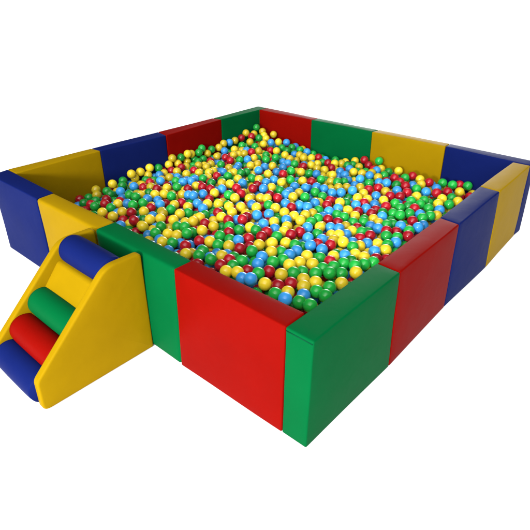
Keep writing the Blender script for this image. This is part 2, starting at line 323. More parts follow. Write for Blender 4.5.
(2.1091,1.7816,0.2715,"green ball near the right blue block, blue ball left, green right, green above, green below"),
(1.1049,1.6832,0.3030,"blue ball facing the back green block, blue ball left, yellow right, blue above, yellow below"),
(1.5438,0.7475,0.2798,"green ball near the front green block, green ball left, blue right, red above, yellow below"),
(2.3103,1.4661,0.2719,"green ball near the right blue block, green ball left, red right, red above, blue below"),
(0.1598,1.1824,0.3231,"yellow ball by the left blue block, yellow ball left, green right, yellow below"),
(0.9667,0.9040,0.2853,"yellow ball facing the front yellow block, red ball left, blue right, blue above, green below"),
(1.9761,1.4795,0.2690,"green ball near the right blue block, yellow ball left, green right, yellow above, yellow below"),
(1.6051,2.3095,0.2873,"blue ball near the back yellow block, yellow ball left, blue right, red above, green below"),
(2.2813,2.1864,0.2998,"yellow ball near the right yellow block, green ball left, green right, blue above, blue below"),
(0.5926,0.9004,0.2833,"yellow ball near the left blue block, green ball left, yellow right, red above, blue below"),
(0.8652,0.9297,0.2799,"red ball facing the left blue block, yellow ball left, yellow right, yellow above, yellow below"),
(0.7650,1.2260,0.2917,"red ball near the left blue block, yellow ball left, red right, green above, blue below"),
(2.1186,2.1116,0.2991,"yellow ball near the right yellow block, red ball left, green right, green above, green below"),
(2.1226,2.0181,0.2940,"green ball near the right yellow block, red ball left, green right, red above, green below"),
(1.0454,1.9741,0.2875,"green ball near the back green block, red ball left, yellow right, green above, green below"),
(1.4449,2.3199,0.2780,"yellow ball near the back yellow block, blue ball left, yellow right, green above, blue below"),
(1.5420,2.5635,0.3347,"green ball by the back yellow block, red ball left, yellow below"),
(0.8377,1.7944,0.2923,"blue ball facing the left red block, yellow ball left, blue right, yellow above, yellow below"),
(0.4395,0.7786,0.2762,"green ball near the left blue block, blue ball left, green right, blue above, blue below"),
(2.3282,1.5885,0.2780,"green ball near the right blue block, blue ball left, blue right, red above, red below"),
]
REST = [  # x, y, z in tenths of a millimetre, colour number
17264,5993,2811,2, 23510,11367,2724,0, 22658,10036,2842,2, 5671,6721,2761,3, 8714,8597,2884,1, 9103,7251,2790,1, 11179,7488,2653,1, 11473,9012,2774,2,
12047,9705,2895,0, 13713,9869,2770,3, 12644,6828,2622,2, 13022,12113,2988,3, 14118,10435,2919,0, 17608,17242,2726,2, 16995,14676,2811,2, 17002,13963,2825,1,
19026,14096,2713,0, 19723,13943,2690,1, 19654,12426,2615,1, 20355,11617,2769,1, 19921,10544,2801,0, 19131,16430,2763,0, 19428,18142,2824,3, 18713,17886,2825,0,
20005,16765,2753,0, 20881,15173,2643,3, 21084,15860,2681,1, 21892,16369,2637,2, 22226,14865,2819,0, 22627,15424,2668,0, 20343,14386,2615,0, 21297,12322,2675,3,
21410,19386,2821,2, 22682,18664,2817,3, 23574,19355,2769,1, 23584,17266,2768,3, 1598,10281,2750,1, 1598,9132,2824,2, 2148,8689,2703,2, 2022,7334,2567,2,
2188,6360,2607,1, 1598,6684,2779,1, 3442,6376,2579,0, 1605,5977,2331,2, 2782,5873,2437,2, 2856,7110,2603,2, 1871,11394,2764,1, 1604,12710,2990,2,
2447,12124,2718,3, 1719,13743,3052,1, 1598,14267,3462,1, 1598,15226,3306,2, 1763,14697,2911,1, 2433,14526,2746,0, 2990,13567,2765,1, 3571,12278,2722,1,
2288,13527,2701,0, 3951,13785,2707,1, 4706,12034,2760,2, 1845,15807,3546,1, 1598,15867,2777,1, 3784,9503,2708,0, 3379,10452,2756,0, 4419,9781,2830,1,
5133,9808,2835,0, 5516,10474,2819,1, 7332,10486,2751,1, 7007,11333,2862,0, 8019,10514,2882,3, 5105,8318,2785,1, 6228,8090,2835,3, 5174,9017,2756,2,
1730,18248,2977,1, 1869,17104,3372,2, 2112,17333,2750,2, 1598,18912,3184,2, 2311,19886,2952,3, 2726,18505,2837,1, 3568,18771,2854,0, 4505,18477,2842,0,
3721,19657,2909,1, 2790,20734,2998,1, 5080,19093,2857,2, 3075,15917,2715,1, 3936,16078,2727,1, 3691,16845,2751,1, 4538,17257,2786,2, 6148,15934,2814,3,
5794,16999,2811,1, 5317,15096,2802,1, 6509,14892,2829,0, 5143,15780,2715,1, 7052,16342,2869,1, 6409,17363,2854,3, 6043,13764,2813,2, 5418,13437,2712,3,
5692,12785,2787,3, 3741,14804,2699,0, 4596,14613,2722,1, 7484,13364,2891,2, 8214,13817,2941,1, 8587,15248,2966,1, 6942,12206,2839,1, 8478,12333,2941,0,
3319,21201,2897,1, 7762,16448,2960,2, 1598,16743,2764,2, 3992,21122,3051,3, 4691,21075,3056,0, 4890,21806,3021,1, 5521,22785,2968,0, 6220,22853,3043,1,
7321,22756,2906,1, 6868,20619,2907,2, 7142,21615,2908,2, 5637,19515,2919,3, 5774,20219,2915,1, 7096,19231,2888,1, 6897,18542,2883,1, 8113,19008,2897,3,
8447,19678,2889,1, 7737,17149,2855,2, 9358,20005,2871,3, 8837,21322,2783,3, 9786,18632,2929,3, 10059,16143,3027,1, 10990,15933,3061,3, 10873,15068,3073,0,
12932,15326,3069,2, 13525,15734,3020,3, 12960,14141,3075,0, 13171,16785,3025,3, 9533,21387,2872,2, 8301,22277,2849,1, 7648,23746,2785,3, 6775,23717,2953,2,
8191,24962,2849,3, 8332,23639,2902,1, 8993,23380,2817,1, 9802,24590,2740,0, 9468,23958,2776,1, 10587,22384,2757,1, 11329,23918,2714,0, 12352,22989,2719,0,
12012,23960,2805,1, 12302,24618,2702,1, 10388,21563,2787,0, 11845,20478,2777,2, 12539,20537,2878,3, 11529,21988,2750,1, 12242,22097,2747,1, 13434,18627,2935,0,
14396,19946,2838,1, 13553,21389,2796,1, 14344,22060,2799,3, 13470,22630,2752,3, 15737,19006,2940,1, 14239,15980,3010,1, 14379,18002,2933,3, 16092,19613,2851,1,
16652,16563,2877,0, 15081,19835,2994,2, 15281,20490,2856,2, 15211,21188,2771,3, 10797,23069,2721,1, 13141,24278,2788,2, 10653,24021,2590,2, 13046,25641,2838,1,
13983,25641,3133,0, 14581,25402,2856,0, 14066,24685,2752,1, 15251,23240,2822,1, 15872,24525,2885,3, 16887,24730,2931,2, 18060,23573,3002,0, 16896,22995,2928,1,
17044,23701,2941,2, 17047,21343,2921,2, 17494,22109,2896,3, 18957,22231,3014,2, 19522,21261,2992,3, 17681,20213,2913,0, 18918,20604,2952,1, 16948,20178,2902,1,
17795,19308,2890,1, 18578,18590,2841,1, 18867,22963,3031,0, 15903,25237,2839,1, 13233,24969,2677,2, 13710,23732,2739,3, 18741,24035,3037,2, 19853,24396,3076,1,
20392,23476,3053,1, 19962,22910,3027,3, 21685,23398,3073,3, 23239,22546,2978,2, 21924,20812,2970,2, 22603,25549,2963,0, 1620,16433,3358,1, 1598,17714,3555,2,
1637,19821,3173,1, 1598,20489,3408,1, 1606,21271,3334,3, 1603,22031,3366,1, 1604,22946,3419,0, 2713,21849,3121,2, 1598,25164,4026,2, 1598,23611,3781,1,
2003,24342,3603,1, 2268,23684,3533,0, 2398,25176,3753,1, 3018,24700,3557,1, 3476,25616,3548,1, 2989,23986,3450,2, 2836,22850,3268,1, 3617,24324,3442,1,
4148,23349,3208,1, 4437,24121,3241,3, 4823,24794,3215,1, 5355,25378,3138,3, 6499,24814,2987,2, 5970,23950,3032,2, 6092,21502,2954,2, 3903,22401,3128,2,
4341,20468,2984,1, 7412,24890,2905,2, 23856,22185,2984,1, 15859,23778,2869,1, 1598,25641,2850,3, 6265,25641,2838,3, 11395,11276,2747,2, 7140,25641,2734,1,
3553,20493,2732,1, 9539,11210,2731,0, 2333,16547,2731,2, 17904,21513,2729,1, 24934,12608,2726,2, 20493,17440,2725,2, 22904,3755,2721,1, 3827,23750,2716,0,
13364,11105,2711,1, 17550,23178,2709,0, 7740,14322,2704,2, 2763,25641,2699,0, 13366,12833,2694,0, 3618,23092,2693,1, 24419,11102,2689,1, 7164,24241,2687,2,
16020,16108,2682,1, 19853,17602,2681,0, 5631,20870,2681,2, 5892,14438,2678,1, 4252,25219,2677,3, 14094,18600,2676,2, 14702,14414,2676,1, 16858,7748,2671,0,
11684,13555,2671,1, 11676,10269,2669,2, 16549,6134,2665,3, 20481,16228,2661,1, 2866,17560,2660,0, 15224,25167,2659,0, 10614,14589,2657,1, 16079,4239,2656,0,
17631,14297,2650,3, 5682,18271,2644,3, 2802,24469,2643,1, 8527,7589,2640,1, 18554,6263,2640,2, 9903,20390,2640,2, 13680,17949,2637,3, 15995,5255,2637,3,
21366,10422,2631,2, 2212,12788,2631,1, 13648,16311,2630,3, 7165,14748,2628,2, 3847,21667,2627,3, 10560,11586,2626,1, 21418,3966,2624,1, 25084,8779,2623,1,
21992,25641,2621,0, 19280,9898,2620,2, 2246,15200,2619,1, 2448,21248,2619,2, 5865,22085,2617,1, 2134,23146,2616,2, 12729,17549,2614,3, 15322,11189,2613,0,
5353,3579,2612,2, 11132,17861,2611,1, 18532,8639,2611,0, 24265,9504,2611,3, 10418,16832,2608,0, 14348,3941,2606,2, 6744,13894,2605,0, 16000,20933,2603,3,
11406,15296,2602,3, 23545,5004,2602,0, 14380,23883,2602,2, 20598,4212,2602,2, 3009,20080,2602,0, 20390,19836,2599,3, 10510,12807,2598,0, 12719,3972,2597,1,
1719,21642,2597,2, 17166,3516,2592,3, 3144,15221,2592,2, 10140,1598,2590,1, 23830,3763,2588,1, 6548,8755,2588,3, 17859,6251,2585,3, 14596,9275,2585,3,
15896,5924,2581,3, 5824,9847,2580,1, 4340,8458,2580,1, 7498,18733,2578,1, 3722,12954,2578,3, 13160,14813,2578,1, 19125,3961,2577,0, 17737,24152,2576,2,
25641,11130,2573,2, 8273,14750,2572,3, 9115,16923,2570,3, 10581,13554,2570,2, 25075,9485,2569,2, 2524,9400,2569,1, 13359,4268,2568,3, 5452,16422,2567,3,
7612,11112,2566,1, 9861,10482,2566,3, 19551,5712,2565,0, 3277,25015,2565,1, 2070,19230,2564,1, 4948,22445,2564,1, 9589,8361,2564,0, 12362,14681,2563,2,
2751,19442,2563,3, 9991,12318,2563,0, 15817,22497,2562,2, 19584,2159,2559,2, 2896,9974,2559,1, 21682,7672,2558,0, 8291,24345,2558,1, 12707,12728,2557,0,
14554,20548,2553,0, 25641,1598,2553,3, 21981,21568,2553,2, 2246,10869,2552,2, 21804,3352,2551,3, 25435,4982,2550,2, 17838,3733,2549,2, 24253,12604,2548,0,
12947,16304,2546,1, 6351,16556,2546,1, 23859,11962,2544,0, 13387,17296,2543,2, 5117,23602,2543,1, 16405,13720,2542,2, 24608,5893,2541,1, 25508,14974,2541,2,
22664,1598,2541,1, 24280,8797,2540,0, 10227,19076,2540,1, 1598,13178,2536,0, 18436,24807,2535,1, 25201,22903,2535,3, 3070,23525,2534,0, 3086,16581,2534,1,
12251,18633,2530,2, 2414,15870,2529,2, 21840,2643,2526,2, 10530,15887,2524,0, 18333,13218,2524,1, 25641,12558,2524,3, 19905,16020,2524,2, 25399,6162,2524,2,
15879,13250,2523,3, 23790,24755,2522,0, 6357,20147,2522,0, 15499,12068,2522,2, 5394,21582,2522,1, 12049,25641,2521,1, 3983,10252,2521,1, 13049,21800,2520,1,
6426,11503,2520,1, 18000,22588,2520,0, 7370,8853,2520,0, 25641,16809,2519,3, 9234,9580,2519,0, 8411,25641,2517,2, 12570,11831,2517,1, 9127,14600,2516,1,
16677,15232,2514,2, 15785,8647,2514,1, 18128,8128,2513,2, 8430,6861,2511,3, 25641,13361,2511,1, 25641,11840,2509,3, 15098,10187,2509,3, 25641,3759,2507,2,
24611,6989,2504,3, 3035,11867,2504,1, 20530,25239,2503,3, 2130,20632,2503,2, 17383,8977,2503,1, 25103,10165,2503,2, 23422,2538,2502,2, 9755,16673,2502,1,
11371,21206,2502,2, 4641,13937,2502,2, 11795,22629,2501,0, 12194,9109,2501,1, 8413,23069,2499,1, 19127,23611,2499,0, 20878,2846,2498,1, 11975,4067,2497,3,
11665,4939,2495,3, 24044,10159,2494,1, 22970,16601,2493,0, 8425,6101,2492,2, 21052,14541,2492,2, 6383,19435,2491,1, 18726,21105,2490,3, 14603,5067,2490,1,
14698,5766,2489,3, 19433,20724,2489,0, 17685,11464,2488,1, 2902,10908,2488,1, 15851,20230,2488,0, 5362,24540,2487,1, 20189,6310,2487,0, 14278,12129,2486,0,
8679,10006,2486,2, 3515,17866,2485,3, 6315,13197,2484,0, 4688,13167,2484,3, 4267,19039,2484,1, 18013,7473,2483,3, 7355,21048,2482,2, 6786,6257,2482,0,
25641,15773,2482,0, 19205,22637,2482,2, 22884,8934,2482,3, 6245,10363,2482,1, 10355,15210,2481,2, 9070,5460,2481,1, 24568,15809,2481,3, 17080,9931,2480,1,
2172,24708,2480,0, 12592,25224,2479,0, 14414,13216,2479,3, 11767,12131,2478,3, 4996,7058,2478,0, 10949,25641,2477,2, 15967,9919,2477,0, 25641,21992,2477,1,
8034,9169,2476,1, 7664,22041,2476,3, 11979,11500,2474,0, 20141,3460,2472,1, 19484,3211,2472,1, 13068,9835,2471,0, 12453,13974,2471,3, 15084,6931,2470,2,
16938,22000,2470,0, 21501,18300,2470,1, 22725,11461,2470,1, 12458,15826,2470,0, 22304,24504,2469,3, 16447,25641,2469,0, 6752,10808,2468,0, 24485,24523,2468,0,
23404,1598,2468,1, 24715,3601,2466,0, 4309,6957,2465,0, 9699,15630,2464,1, 15277,22007,2464,1, 9315,24998,2462,1, 21062,8502,2461,3, 8237,21637,2461,3,
7408,4057,2461,0, 16472,21452,2460,2, 14763,24696,2459,2, 14482,17510,2459,3, 9386,20850,2458,0, 6029,5609,2458,3, 11731,18264,2458,1, 16898,8407,2457,2,
11625,17376,2457,1, 15369,18565,2456,0, 18138,6810,2456,2, 5185,20369,2455,1, 9822,7234,2455,0, 9515,13953,2454,2, 16620,3107,2453,1, 8955,24440,2452,1,
6869,10047,2452,1, 19187,7612,2452,3, 16278,17054,2451,2, 18170,19893,2451,0, 6817,15626,2450,2, 11599,25094,2449,2, 25641,24152,2448,0, 18858,20044,2447,0,
23102,6991,2447,1, 11566,16560,2446,2, 19869,9241,2446,2, 19346,24577,2444,2, 4353,11384,2444,0, 6805,7951,2443,1, 21346,25378,2443,1, 5148,19659,2443,3,
15888,1969,2442,2, 6176,4909,2442,0, 14119,14442,2441,2, 11594,1598,2440,1, 10932,8703,2440,1, 4889,10358,2439,1, 13306,20764,2439,2, 24407,13441,2439,3,
18382,23175,2438,2, 24113,20947,2438,1, 20368,8066,2438,2, 3846,7473,2438,3, 8071,20315,2437,0, 13636,5711,2437,3, 3042,12939,2437,3, 16372,23586,2437,2,
14725,19459,2436,1, 22871,19227,2436,1, 18985,1598,2435,2, 7416,1598,2433,0, 12882,18757,2432,3, 16944,2425,2432,3, 25047,13748,2432,3, 9208,10680,2431,0,
16640,24246,2431,2, 18587,9982,2431,0, 15143,13230,2430,3, 24129,23920,2430,1, 19809,11805,2429,3, 13244,8872,2428,2, 17045,17557,2427,3, 13859,7816,2427,0,
2496,5058,2427,2, 10061,14330,2426,1, 18548,25641,2426,3, 23276,23146,2426,1, 4666,15392,2426,2, 20852,6430,2426,0, 1598,5236,2425,0, 16267,2508,2424,2,
17113,4305,2424,0, 22817,22396,2424,0, 1598,15262,2424,0, 23668,25641,2423,1, 7131,17547,2423,1, 10006,23487,2423,3, 2125,25641,2423,3, 17264,5001,2423,3,
15321,1598,2423,3, 11015,24631,2422,2, 7853,4605,2422,3, 4725,25641,2422,2, 15435,2709,2422,1, 25158,3112,2422,0, 20186,2684,2421,2, 7515,15874,2420,2,
12975,5540,2420,3, 12321,1598,2420,1, 3074,5268,2420,0, 7756,17854,2419,1, 7610,11762,2419,2, 4985,11061,2419,0, 24029,5505,2419,1, 11781,14194,2418,0,
18643,11335,2418,0, 19365,25641,2417,0, 16453,22731,2416,2, 21285,17202,2416,2, 10886,19113,2416,2, 9914,19721,2415,1, 12390,2587,2415,1, 24239,21780,2414,0,
12921,19470,2414,2, 25641,7846,2412,2, 4422,9228,2412,1, 11122,10023,2411,2, 13910,13699,2411,1, 13682,22060,2410,3, 17391,19653,2410,2, 24055,2234,2409,1,
1999,23985,2408,3, 15331,15409,2408,3, 8620,17382,2407,0, 25641,18530,2407,2, 20509,9520,2407,2, 14124,4561,2407,0, 8549,16536,2407,1, 15008,3596,2406,1,
3823,8858,2405,2, 19236,6932,2405,2, 7635,19357,2404,1, 10975,17199,2404,3, 15628,17277,2404,2, 24631,18318,2403,3, 10065,25311,2403,3, 24007,6300,2403,1,
6445,20998,2403,3, 18488,2089,2403,1, 8702,11957,2402,0, 1598,22753,2401,1, 12287,7414,2401,0, 9311,18471,2400,1, 4437,22904,2400,2, 11540,3295,2400,0,
2490,11490,2400,2, 24131,17002,2399,1, 3725,8146,2399,1, 17928,1598,2398,3, 9325,4206,2398,0, 11158,4448,2398,1, 17922,16704,2397,1, 15013,12535,2397,2,
3132,22681,2397,2, 11819,12957,2396,0, 21889,7044,2396,3, 15075,24099,2396,0, 18629,7225,2395,3, 16973,1686,2394,1, 24556,22670,2394,3, 3603,4145,2394,0,
24245,7778,2394,1, 25641,9137,2394,1, 8652,13647,2392,0, 6756,22961,2392,2, 7079,19773,2392,3, 5754,19064,2392,2, 17151,25641,2391,3, 14348,15462,2391,3,
8878,3175,2391,2, 24818,15077,2390,0, 11250,14637,2390,3, 12461,20008,2390,0, 14866,2287,2389,0, 15145,14766,2388,3, 8897,15925,2388,2, 9919,18134,2387,3,
8599,18546,2387,0, 18604,16698,2386,2, 9924,11661,2386,2, 5826,25051,2385,3, 9484,22866,2385,3, 1598,25116,2385,2, 17970,2555,2383,1, 13071,23702,2383,0,
25641,14059,2383,3, 24377,1598,2383,1, 5689,23226,2383,0, 12010,21031,2383,2, 1849,11989,2382,3, 10654,6516,2382,1, 19554,5072,2381,3, 22962,12749,2380,0,
14027,7165,2379,3, 7175,5269,2379,0, 14628,16788,2379,3, 6507,21924,2379,0, 20807,23767,2378,2, 9334,22132,2378,0, 10056,21030,2378,1, 2040,14084,2377,1,
24720,8264,2377,1, 13348,10497,2376,1, 14036,10849,2376,1, 17255,11996,2376,1, 25135,16240,2376,2, 24216,4854,2375,1, 12290,16512,2375,3, 5540,11470,2375,1,
16158,12270,2374,1, 13097,20133,2373,0, 18019,18896,2373,1, 24582,11711,2373,2, 11576,19144,2373,3, 3903,24732,2373,2, 11700,24427,2373,2, 20732,20431,2372,0,
8307,11384,2372,1, 12408,23567,2371,1, 8223,15910,2371,0, 8032,13312,2370,3, 9994,5644,2369,1, 18900,5704,2369,1, 20178,24088,2369,3, 17576,20931,2368,1,
21052,19794,2367,1, 10030,22296,2366,1, 6912,16887,2366,2, 17937,9749,2365,2, 23742,8203,2364,2, 23040,10389,2363,0, 14091,3335,2363,3, 2205,18566,2362,3,
20678,2177,2362,1, 13952,20878,2362,3, 22556,18144,2362,3, 1598,21012,2361,3, 24486,25641,2361,1, 10021,4232,2360,2, 10363,9101,2360,2, 24706,4288,2360,1,
23829,7021,2359,3, 14345,11450,2359,3, 4518,6335,2359,3, 15299,16665,2358,1, 21583,14168,2358,3, 6176,15385,2358,3, 19541,6341,2358,3, 18333,20558,2357,0,
3263,21936,2357,2, 16619,20472,2357,2, 9291,13342,2356,3, 23624,9616,2356,3, 24576,10528,2355,1, 25641,7176,2355,3, 12425,21564,2355,1, 16779,18850,2355,2,
8913,17952,2354,2, 13338,2198,2354,1, 17435,6720,2353,2, 22517,12248,2353,1, 18600,14507,2353,3, 11751,6309,2353,1, 21145,11103,2353,1, 25152,20408,2353,0,
5956,11969,2352,2, 9818,12925,2352,1, 11640,9555,2352,3, 8167,12592,2351,0, 4837,16666,2351,3, 19566,18643,2351,3, 24234,14751,2350,3, 16646,10902,2350,2,
20569,21126,2349,3, 1598,18806,2348,2, 23123,24660,2346,0, 19296,8765,2345,1, 7729,23099,2345,2, 5315,13991,2344,0, 5193,18642,2344,2, 23482,3203,2344,2,
20208,4828,2343,0, 9123,19604,2343,0, 4963,12539,2341,1, 20299,5538,2341,0, 9457,25641,2340,2, 22898,25320,2340,1, 23918,20010,2340,2, 13235,11886,2340,1,
13698,1598,2339,3, 11161,13844,2338,3, 4838,4407,2338,2, 13004,1598,2337,2, 9664,17412,2337,3, 1598,23462,2337,2, 20735,18241,2337,1, 6066,4220,2336,1,
13810,2695,2336,0, 6325,23529,2336,2, 6611,25266,2336,3, 16622,3820,2335,2, 7535,12828,2334,0, 19869,21825,2334,2, 10319,5039,2334,3, 15207,8268,2333,3,
17945,10650,2333,1, 2257,22522,2333,2, 21165,9796,2331,2, 2647,17023,2331,0, 25135,21093,2331,1, 6848,2712,2330,0, 25222,17993,2330,1, 24783,5248,2330,0,
21367,2178,2328,3, 9143,15280,2328,3, 6971,7119,2328,1, 20688,21800,2327,3, 7060,22332,2327,2, 16590,13084,2327,3, 6186,17932,2327,0, 4466,17789,2326,0,
18197,17589,2326,0, 11124,22607,2325,1, 18348,3140,2325,0, 21811,10867,2324,1, 6360,24627,2323,0, 1598,19698,2322,0, 3330,25641,2322,3, 16333,14666,2321,0,
22098,11538,2321,0, 10631,10521,2321,2, 14694,2968,2321,2, 5641,7262,2320,0, 25641,9808,2319,0, 13987,9131,2319,2, 12651,8623,2319,1, 9570,3199,2319,1,
1598,9727,2318,3, 14710,21704,2318,0, 24954,25122,2318,1, 9585,19117,2317,1, 19784,23491,2317,3, 5136,14617,2317,0, 18459,3898,2317,1, 18837,15380,2317,3,
7378,6547,2316,2, 22559,4761,2316,2, 25300,2164,2314,2, 8237,8095,2314,2, 14719,18764,2313,2, 8653,20050,2313,1, 25641,8485,2313,1, 9530,1598,2313,1,
6059,1598,2313,3, 8619,20805,2312,2, 4467,19644,2312,3, 7097,13367,2312,2, 11118,5983,2312,1, 21006,22400,2311,2, 6700,3953,2311,0, 22684,20497,2311,2,
23958,18323,2311,0, 16484,19729,2311,1, 17385,24948,2311,1, 22357,3701,2311,0, 24164,3256,2310,0, 20974,19117,2310,0, 20973,5779,2310,0, 20326,1598,2308,2,
11712,2450,2308,3, 4645,2703,2307,2, 9051,6625,2307,1, 17355,7430,2306,1, 5147,17958,2306,2, 22268,5405,2306,0, 7051,23567,2306,2, 18347,24000,2306,2,
13471,19029,2306,0, 13739,20218,2304,1, 21981,9453,2304,1, 16327,17788,2304,0, 2194,17871,2304,1, 22486,21144,2303,2, 22483,2623,2303,2, 22412,19716,2303,0,
14211,2079,2303,3, 9250,8898,2303,3, 8185,3237,2302,1, 23444,7590,2302,2, 12093,8311,2302,1, 6848,12765,2301,3, 16777,6608,2301,2, 4080,18425,2301,0,
15741,24097,2300,1, 10171,11029,2299,2, 5672,23930,2298,3, 18033,9007,2298,2, 20845,5097,2298,2, 13722,6536,2298,2, 4269,12645,2297,1, 3974,20157,2297,0,
20401,18765,2296,1, 13012,23031,2296,1, 6744,1598,2296,0, 12432,9937,2296,2, 16886,18204,2295,2, 21068,23073,2295,1, 7743,25641,2294,1, 2931,4107,2293,2,
10908,8066,2293,3, 14068,21534,2293,1, 11819,23303,2292,1, 19280,21449,2291,0, 5747,2249,2291,2, 4164,16680,2291,2, 12857,16917,2291,3, 21890,8291,2290,0,
11097,18499,2290,1, 1598,8674,2289,1, 15438,4150,2289,3, 5590,7974,2289,0, 5410,25641,2288,1, 16531,15988,2287,1, 22207,13805,2286,3, 8663,4044,2286,3,
8899,23800,2286,1, 6336,18614,2286,0, 15754,14122,2286,3, 19906,24954,2285,2, 5381,1598,2285,2, 11128,2115,2283,3, 7879,5308,2283,1, 21585,8910,2283,3,
14435,10277,2283,0, 1913,16235,2283,3, 17639,3137,2283,0, 18979,19000,2282,0, 6217,12555,2281,0, 24019,15415,2281,1, 22821,3206,2281,2, 7564,13836,2281,1,
18972,2828,2281,1, 23540,8818,2280,0, 2985,14648,2280,3, 4616,24769,2280,0, 4117,14301,2280,1, 8106,17033,2280,2, 17417,18648,2280,3, 21596,6409,2280,2,
13518,14280,2280,3, 20292,22395,2279,1, 25641,10491,2279,2, 4429,21544,2279,1, 5352,9488,2278,1, 3211,8591,2278,2, 25641,2737,2278,2, 4237,24062,2278,0,
25096,14469,2278,2, 3461,14128,2277,1, 10332,24579,2277,3, 7394,8215,2277,2, 10924,11140,2277,1, 21657,5747,2277,0, 23552,21639,2277,1, 15382,19594,2277,1,
14875,10801,2277,1, 2836,18101,2276,3, 10741,20547,2276,2, 10725,21245,2276,2, 5084,17292,2276,0, 4120,12003,2275,3, 2063,8169,2275,1, 3588,15592,2275,1,
24463,19451,2275,0, 4138,3271,2274,0, 22898,7994,2274,2, 7388,20409,2274,3, 3887,20869,2274,2, 17271,15627,2274,3, 13207,13727,2273,2, 9824,21656,2273,0,
8576,10752,2272,2, 10180,3512,2272,1, 17338,10902,2272,1, 19342,10889,2271,0, 22898,13749,2271,1, 1598,7752,2271,0, 17555,17996,2270,0, 15433,24690,2270,2,
25150,18983,2270,2, 4333,22231,2270,1, 6223,22562,2269,0, 24537,14121,2268,3, 12630,3209,2268,2, 4774,5709,2268,0, 19009,17607,2267,1, 7776,5997,2267,3,
18154,15559,2267,0, 2573,7635,2266,2, 3464,5809,2265,2, 10733,1598,2265,3, 11857,19819,2265,0, 17481,21630,2265,2, 22275,23454,2265,3, 21181,4495,2264,2,
21207,3422,2264,2, 18870,18308,2264,0, 23449,17744,2264,3, 22795,6129,2263,3, 16132,24709,2263,2, 4473,16061,2262,3, 14176,22480,2262,0, 25067,12142,2261,3,
23851,16130,2260,0, 5728,17435,2260,2, 3937,17349,2260,1, 10492,7565,2260,3, 14408,25641,2260,1, 8617,25019,2259,1, 4715,1598,2259,2, 24900,7584,2259,2,
12736,21023,2259,1, 11868,15958,2258,2, 23252,5551,2258,0, 15348,5807,2257,0, 22497,17028,2257,1, 12877,7757,2257,0, 21725,19719,2256,3, 10856,12068,2255,1,
15101,25641,2255,3, 16065,18445,2255,3, 5686,15860,2255,0, 11561,7916,2254,1, 23918,19028,2254,3, 18620,10643,2254,3, 19981,8618,2254,2, 24470,23349,2253,1,
19958,6898,2253,3, 22171,2014,2253,1, 22148,14481,2253,1, 25079,19710,2253,3, 14877,18089,2252,1, 12442,6307,2252,0, 14139,19127,2252,1, 9922,9673,2251,0,
3068,18964,2250,3, 12257,19247,2250,3, 25078,13074,2250,3, 19668,15381,2249,1, 16399,5556,2249,0, 21791,23936,2249,2, 13214,3609,2249,3, 4723,3670,2248,3,
17963,14745,2248,3, 23787,4328,2248,1, 16657,7294,2248,0, 24223,17678,2248,3, 10581,18030,2247,2, 15519,16022,2245,0, 21812,10092,2245,2, 19417,14384,2245,3,
6432,14393,2244,3, 6182,7663,2244,2, 10899,16509,2244,0, 18659,21751,2243,3, 15755,14860,2243,2, 21379,21642,2241,2, 10340,17397,2241,3, 12409,5203,2240,0,
12593,24167,2240,1, 8736,12947,2240,0, 14014,23157,2240,1, 20140,17980,2239,2, 21274,16510,2239,2, 15777,11528,2239,2, 10684,3965,2238,2, 22957,23992,2238,1,
15974,3676,2237,1, 3450,6984,2237,2, 7691,24413,2237,3, 23112,15273,2236,3, 13718,11460,2235,3, 8821,22577,2235,1, 9197,4854,2235,0, 5610,10812,2234,0,
22369,10481,2234,3, 11441,20566,2234,2, 12527,22550,2232,2, 22185,15737,2232,0, 20035,20478,2232,2, 17312,13191,2231,2, 8055,7427,2231,2, 10707,2669,2230,0,
25641,5564,2229,0, 20333,10580,2229,3, 25316,23512,2229,0, 12683,10647,2229,0, 9608,6195,2228,3, 14510,8332,2228,1, 5394,8620,2228,2, 9882,7857,2228,2,
3260,11322,2228,1, 1598,17573,2227,1, 8866,1598,2227,1, 13617,24710,2227,2, 23843,13010,2226,1, 14583,21078,2226,0, 14850,11856,2225,2, 23853,22804,2225,1,
19565,16799,2224,1, 18688,12234,2223,1, 13426,25641,2223,1, 24005,11369,2223,1, 3428,19710,2223,3, 15074,14085,2222,3, 2855,6518,2222,3, 9282,2559,2222,1,
25641,4385,2222,0, 2240,4158,2222,2, 1598,24488,2221,2, 5911,2933,2221,1, 12263,17290,2221,2, 13705,8423,2220,2, 19709,7976,2219,1, 5070,23001,2219,0,
4400,10733,2219,0, 14431,6701,2218,1, 7480,2951,2217,1, 5536,6026,2217,0, 21450,24553,2216,0, 10866,3314,2216,2, 18697,13740,2216,0, 17888,4816,2214,2,
18496,4559,2213,2, 14479,7632,2213,2, 14676,1598,2213,0, 2050,16880,2213,2, 7970,20932,2212,2, 3278,17274,2211,2, 24482,20388,2211,1, 4018,25641,2209,1,
11588,7147,2209,3, 11180,12737,2208,3, 5148,21025,2208,1, 2047,9200,2208,2, 15804,25641,2207,0, 22135,17599,2207,2, 20048,25641,2207,0, 3838,22683,2207,2,
25073,17173,2206,1, 6130,8353,2206,2, 23284,17072,2205,3, 7487,9451,2205,2, 8061,2597,2204,2, 20515,11245,2204,0, 12645,15233,2203,3, 7681,14784,2203,0,
16784,14204,2202,1, 3392,13450,2201,3, 2554,25219,2201,1, 12354,17987,2201,0, 17185,16931,2200,1, 5765,14882,2200,0, 10541,9823,2200,3, 20610,24617,2199,1,
16334,22076,2199,1, 18263,5919,2199,2, 2240,21844,2198,0, 9188,21472,2198,0, 11177,23298,2198,2, 2644,23968,2198,0, 15129,4771,2198,0, 23600,13603,2198,2,
21183,6927,2198,1, 17743,5468,2198,1, 16068,7447,2197,1, 16467,7971,2195,2, 4994,5064,2194,2, 11676,10961,2194,3, 6123,6431,2193,1, 4243,14920,2193,2,
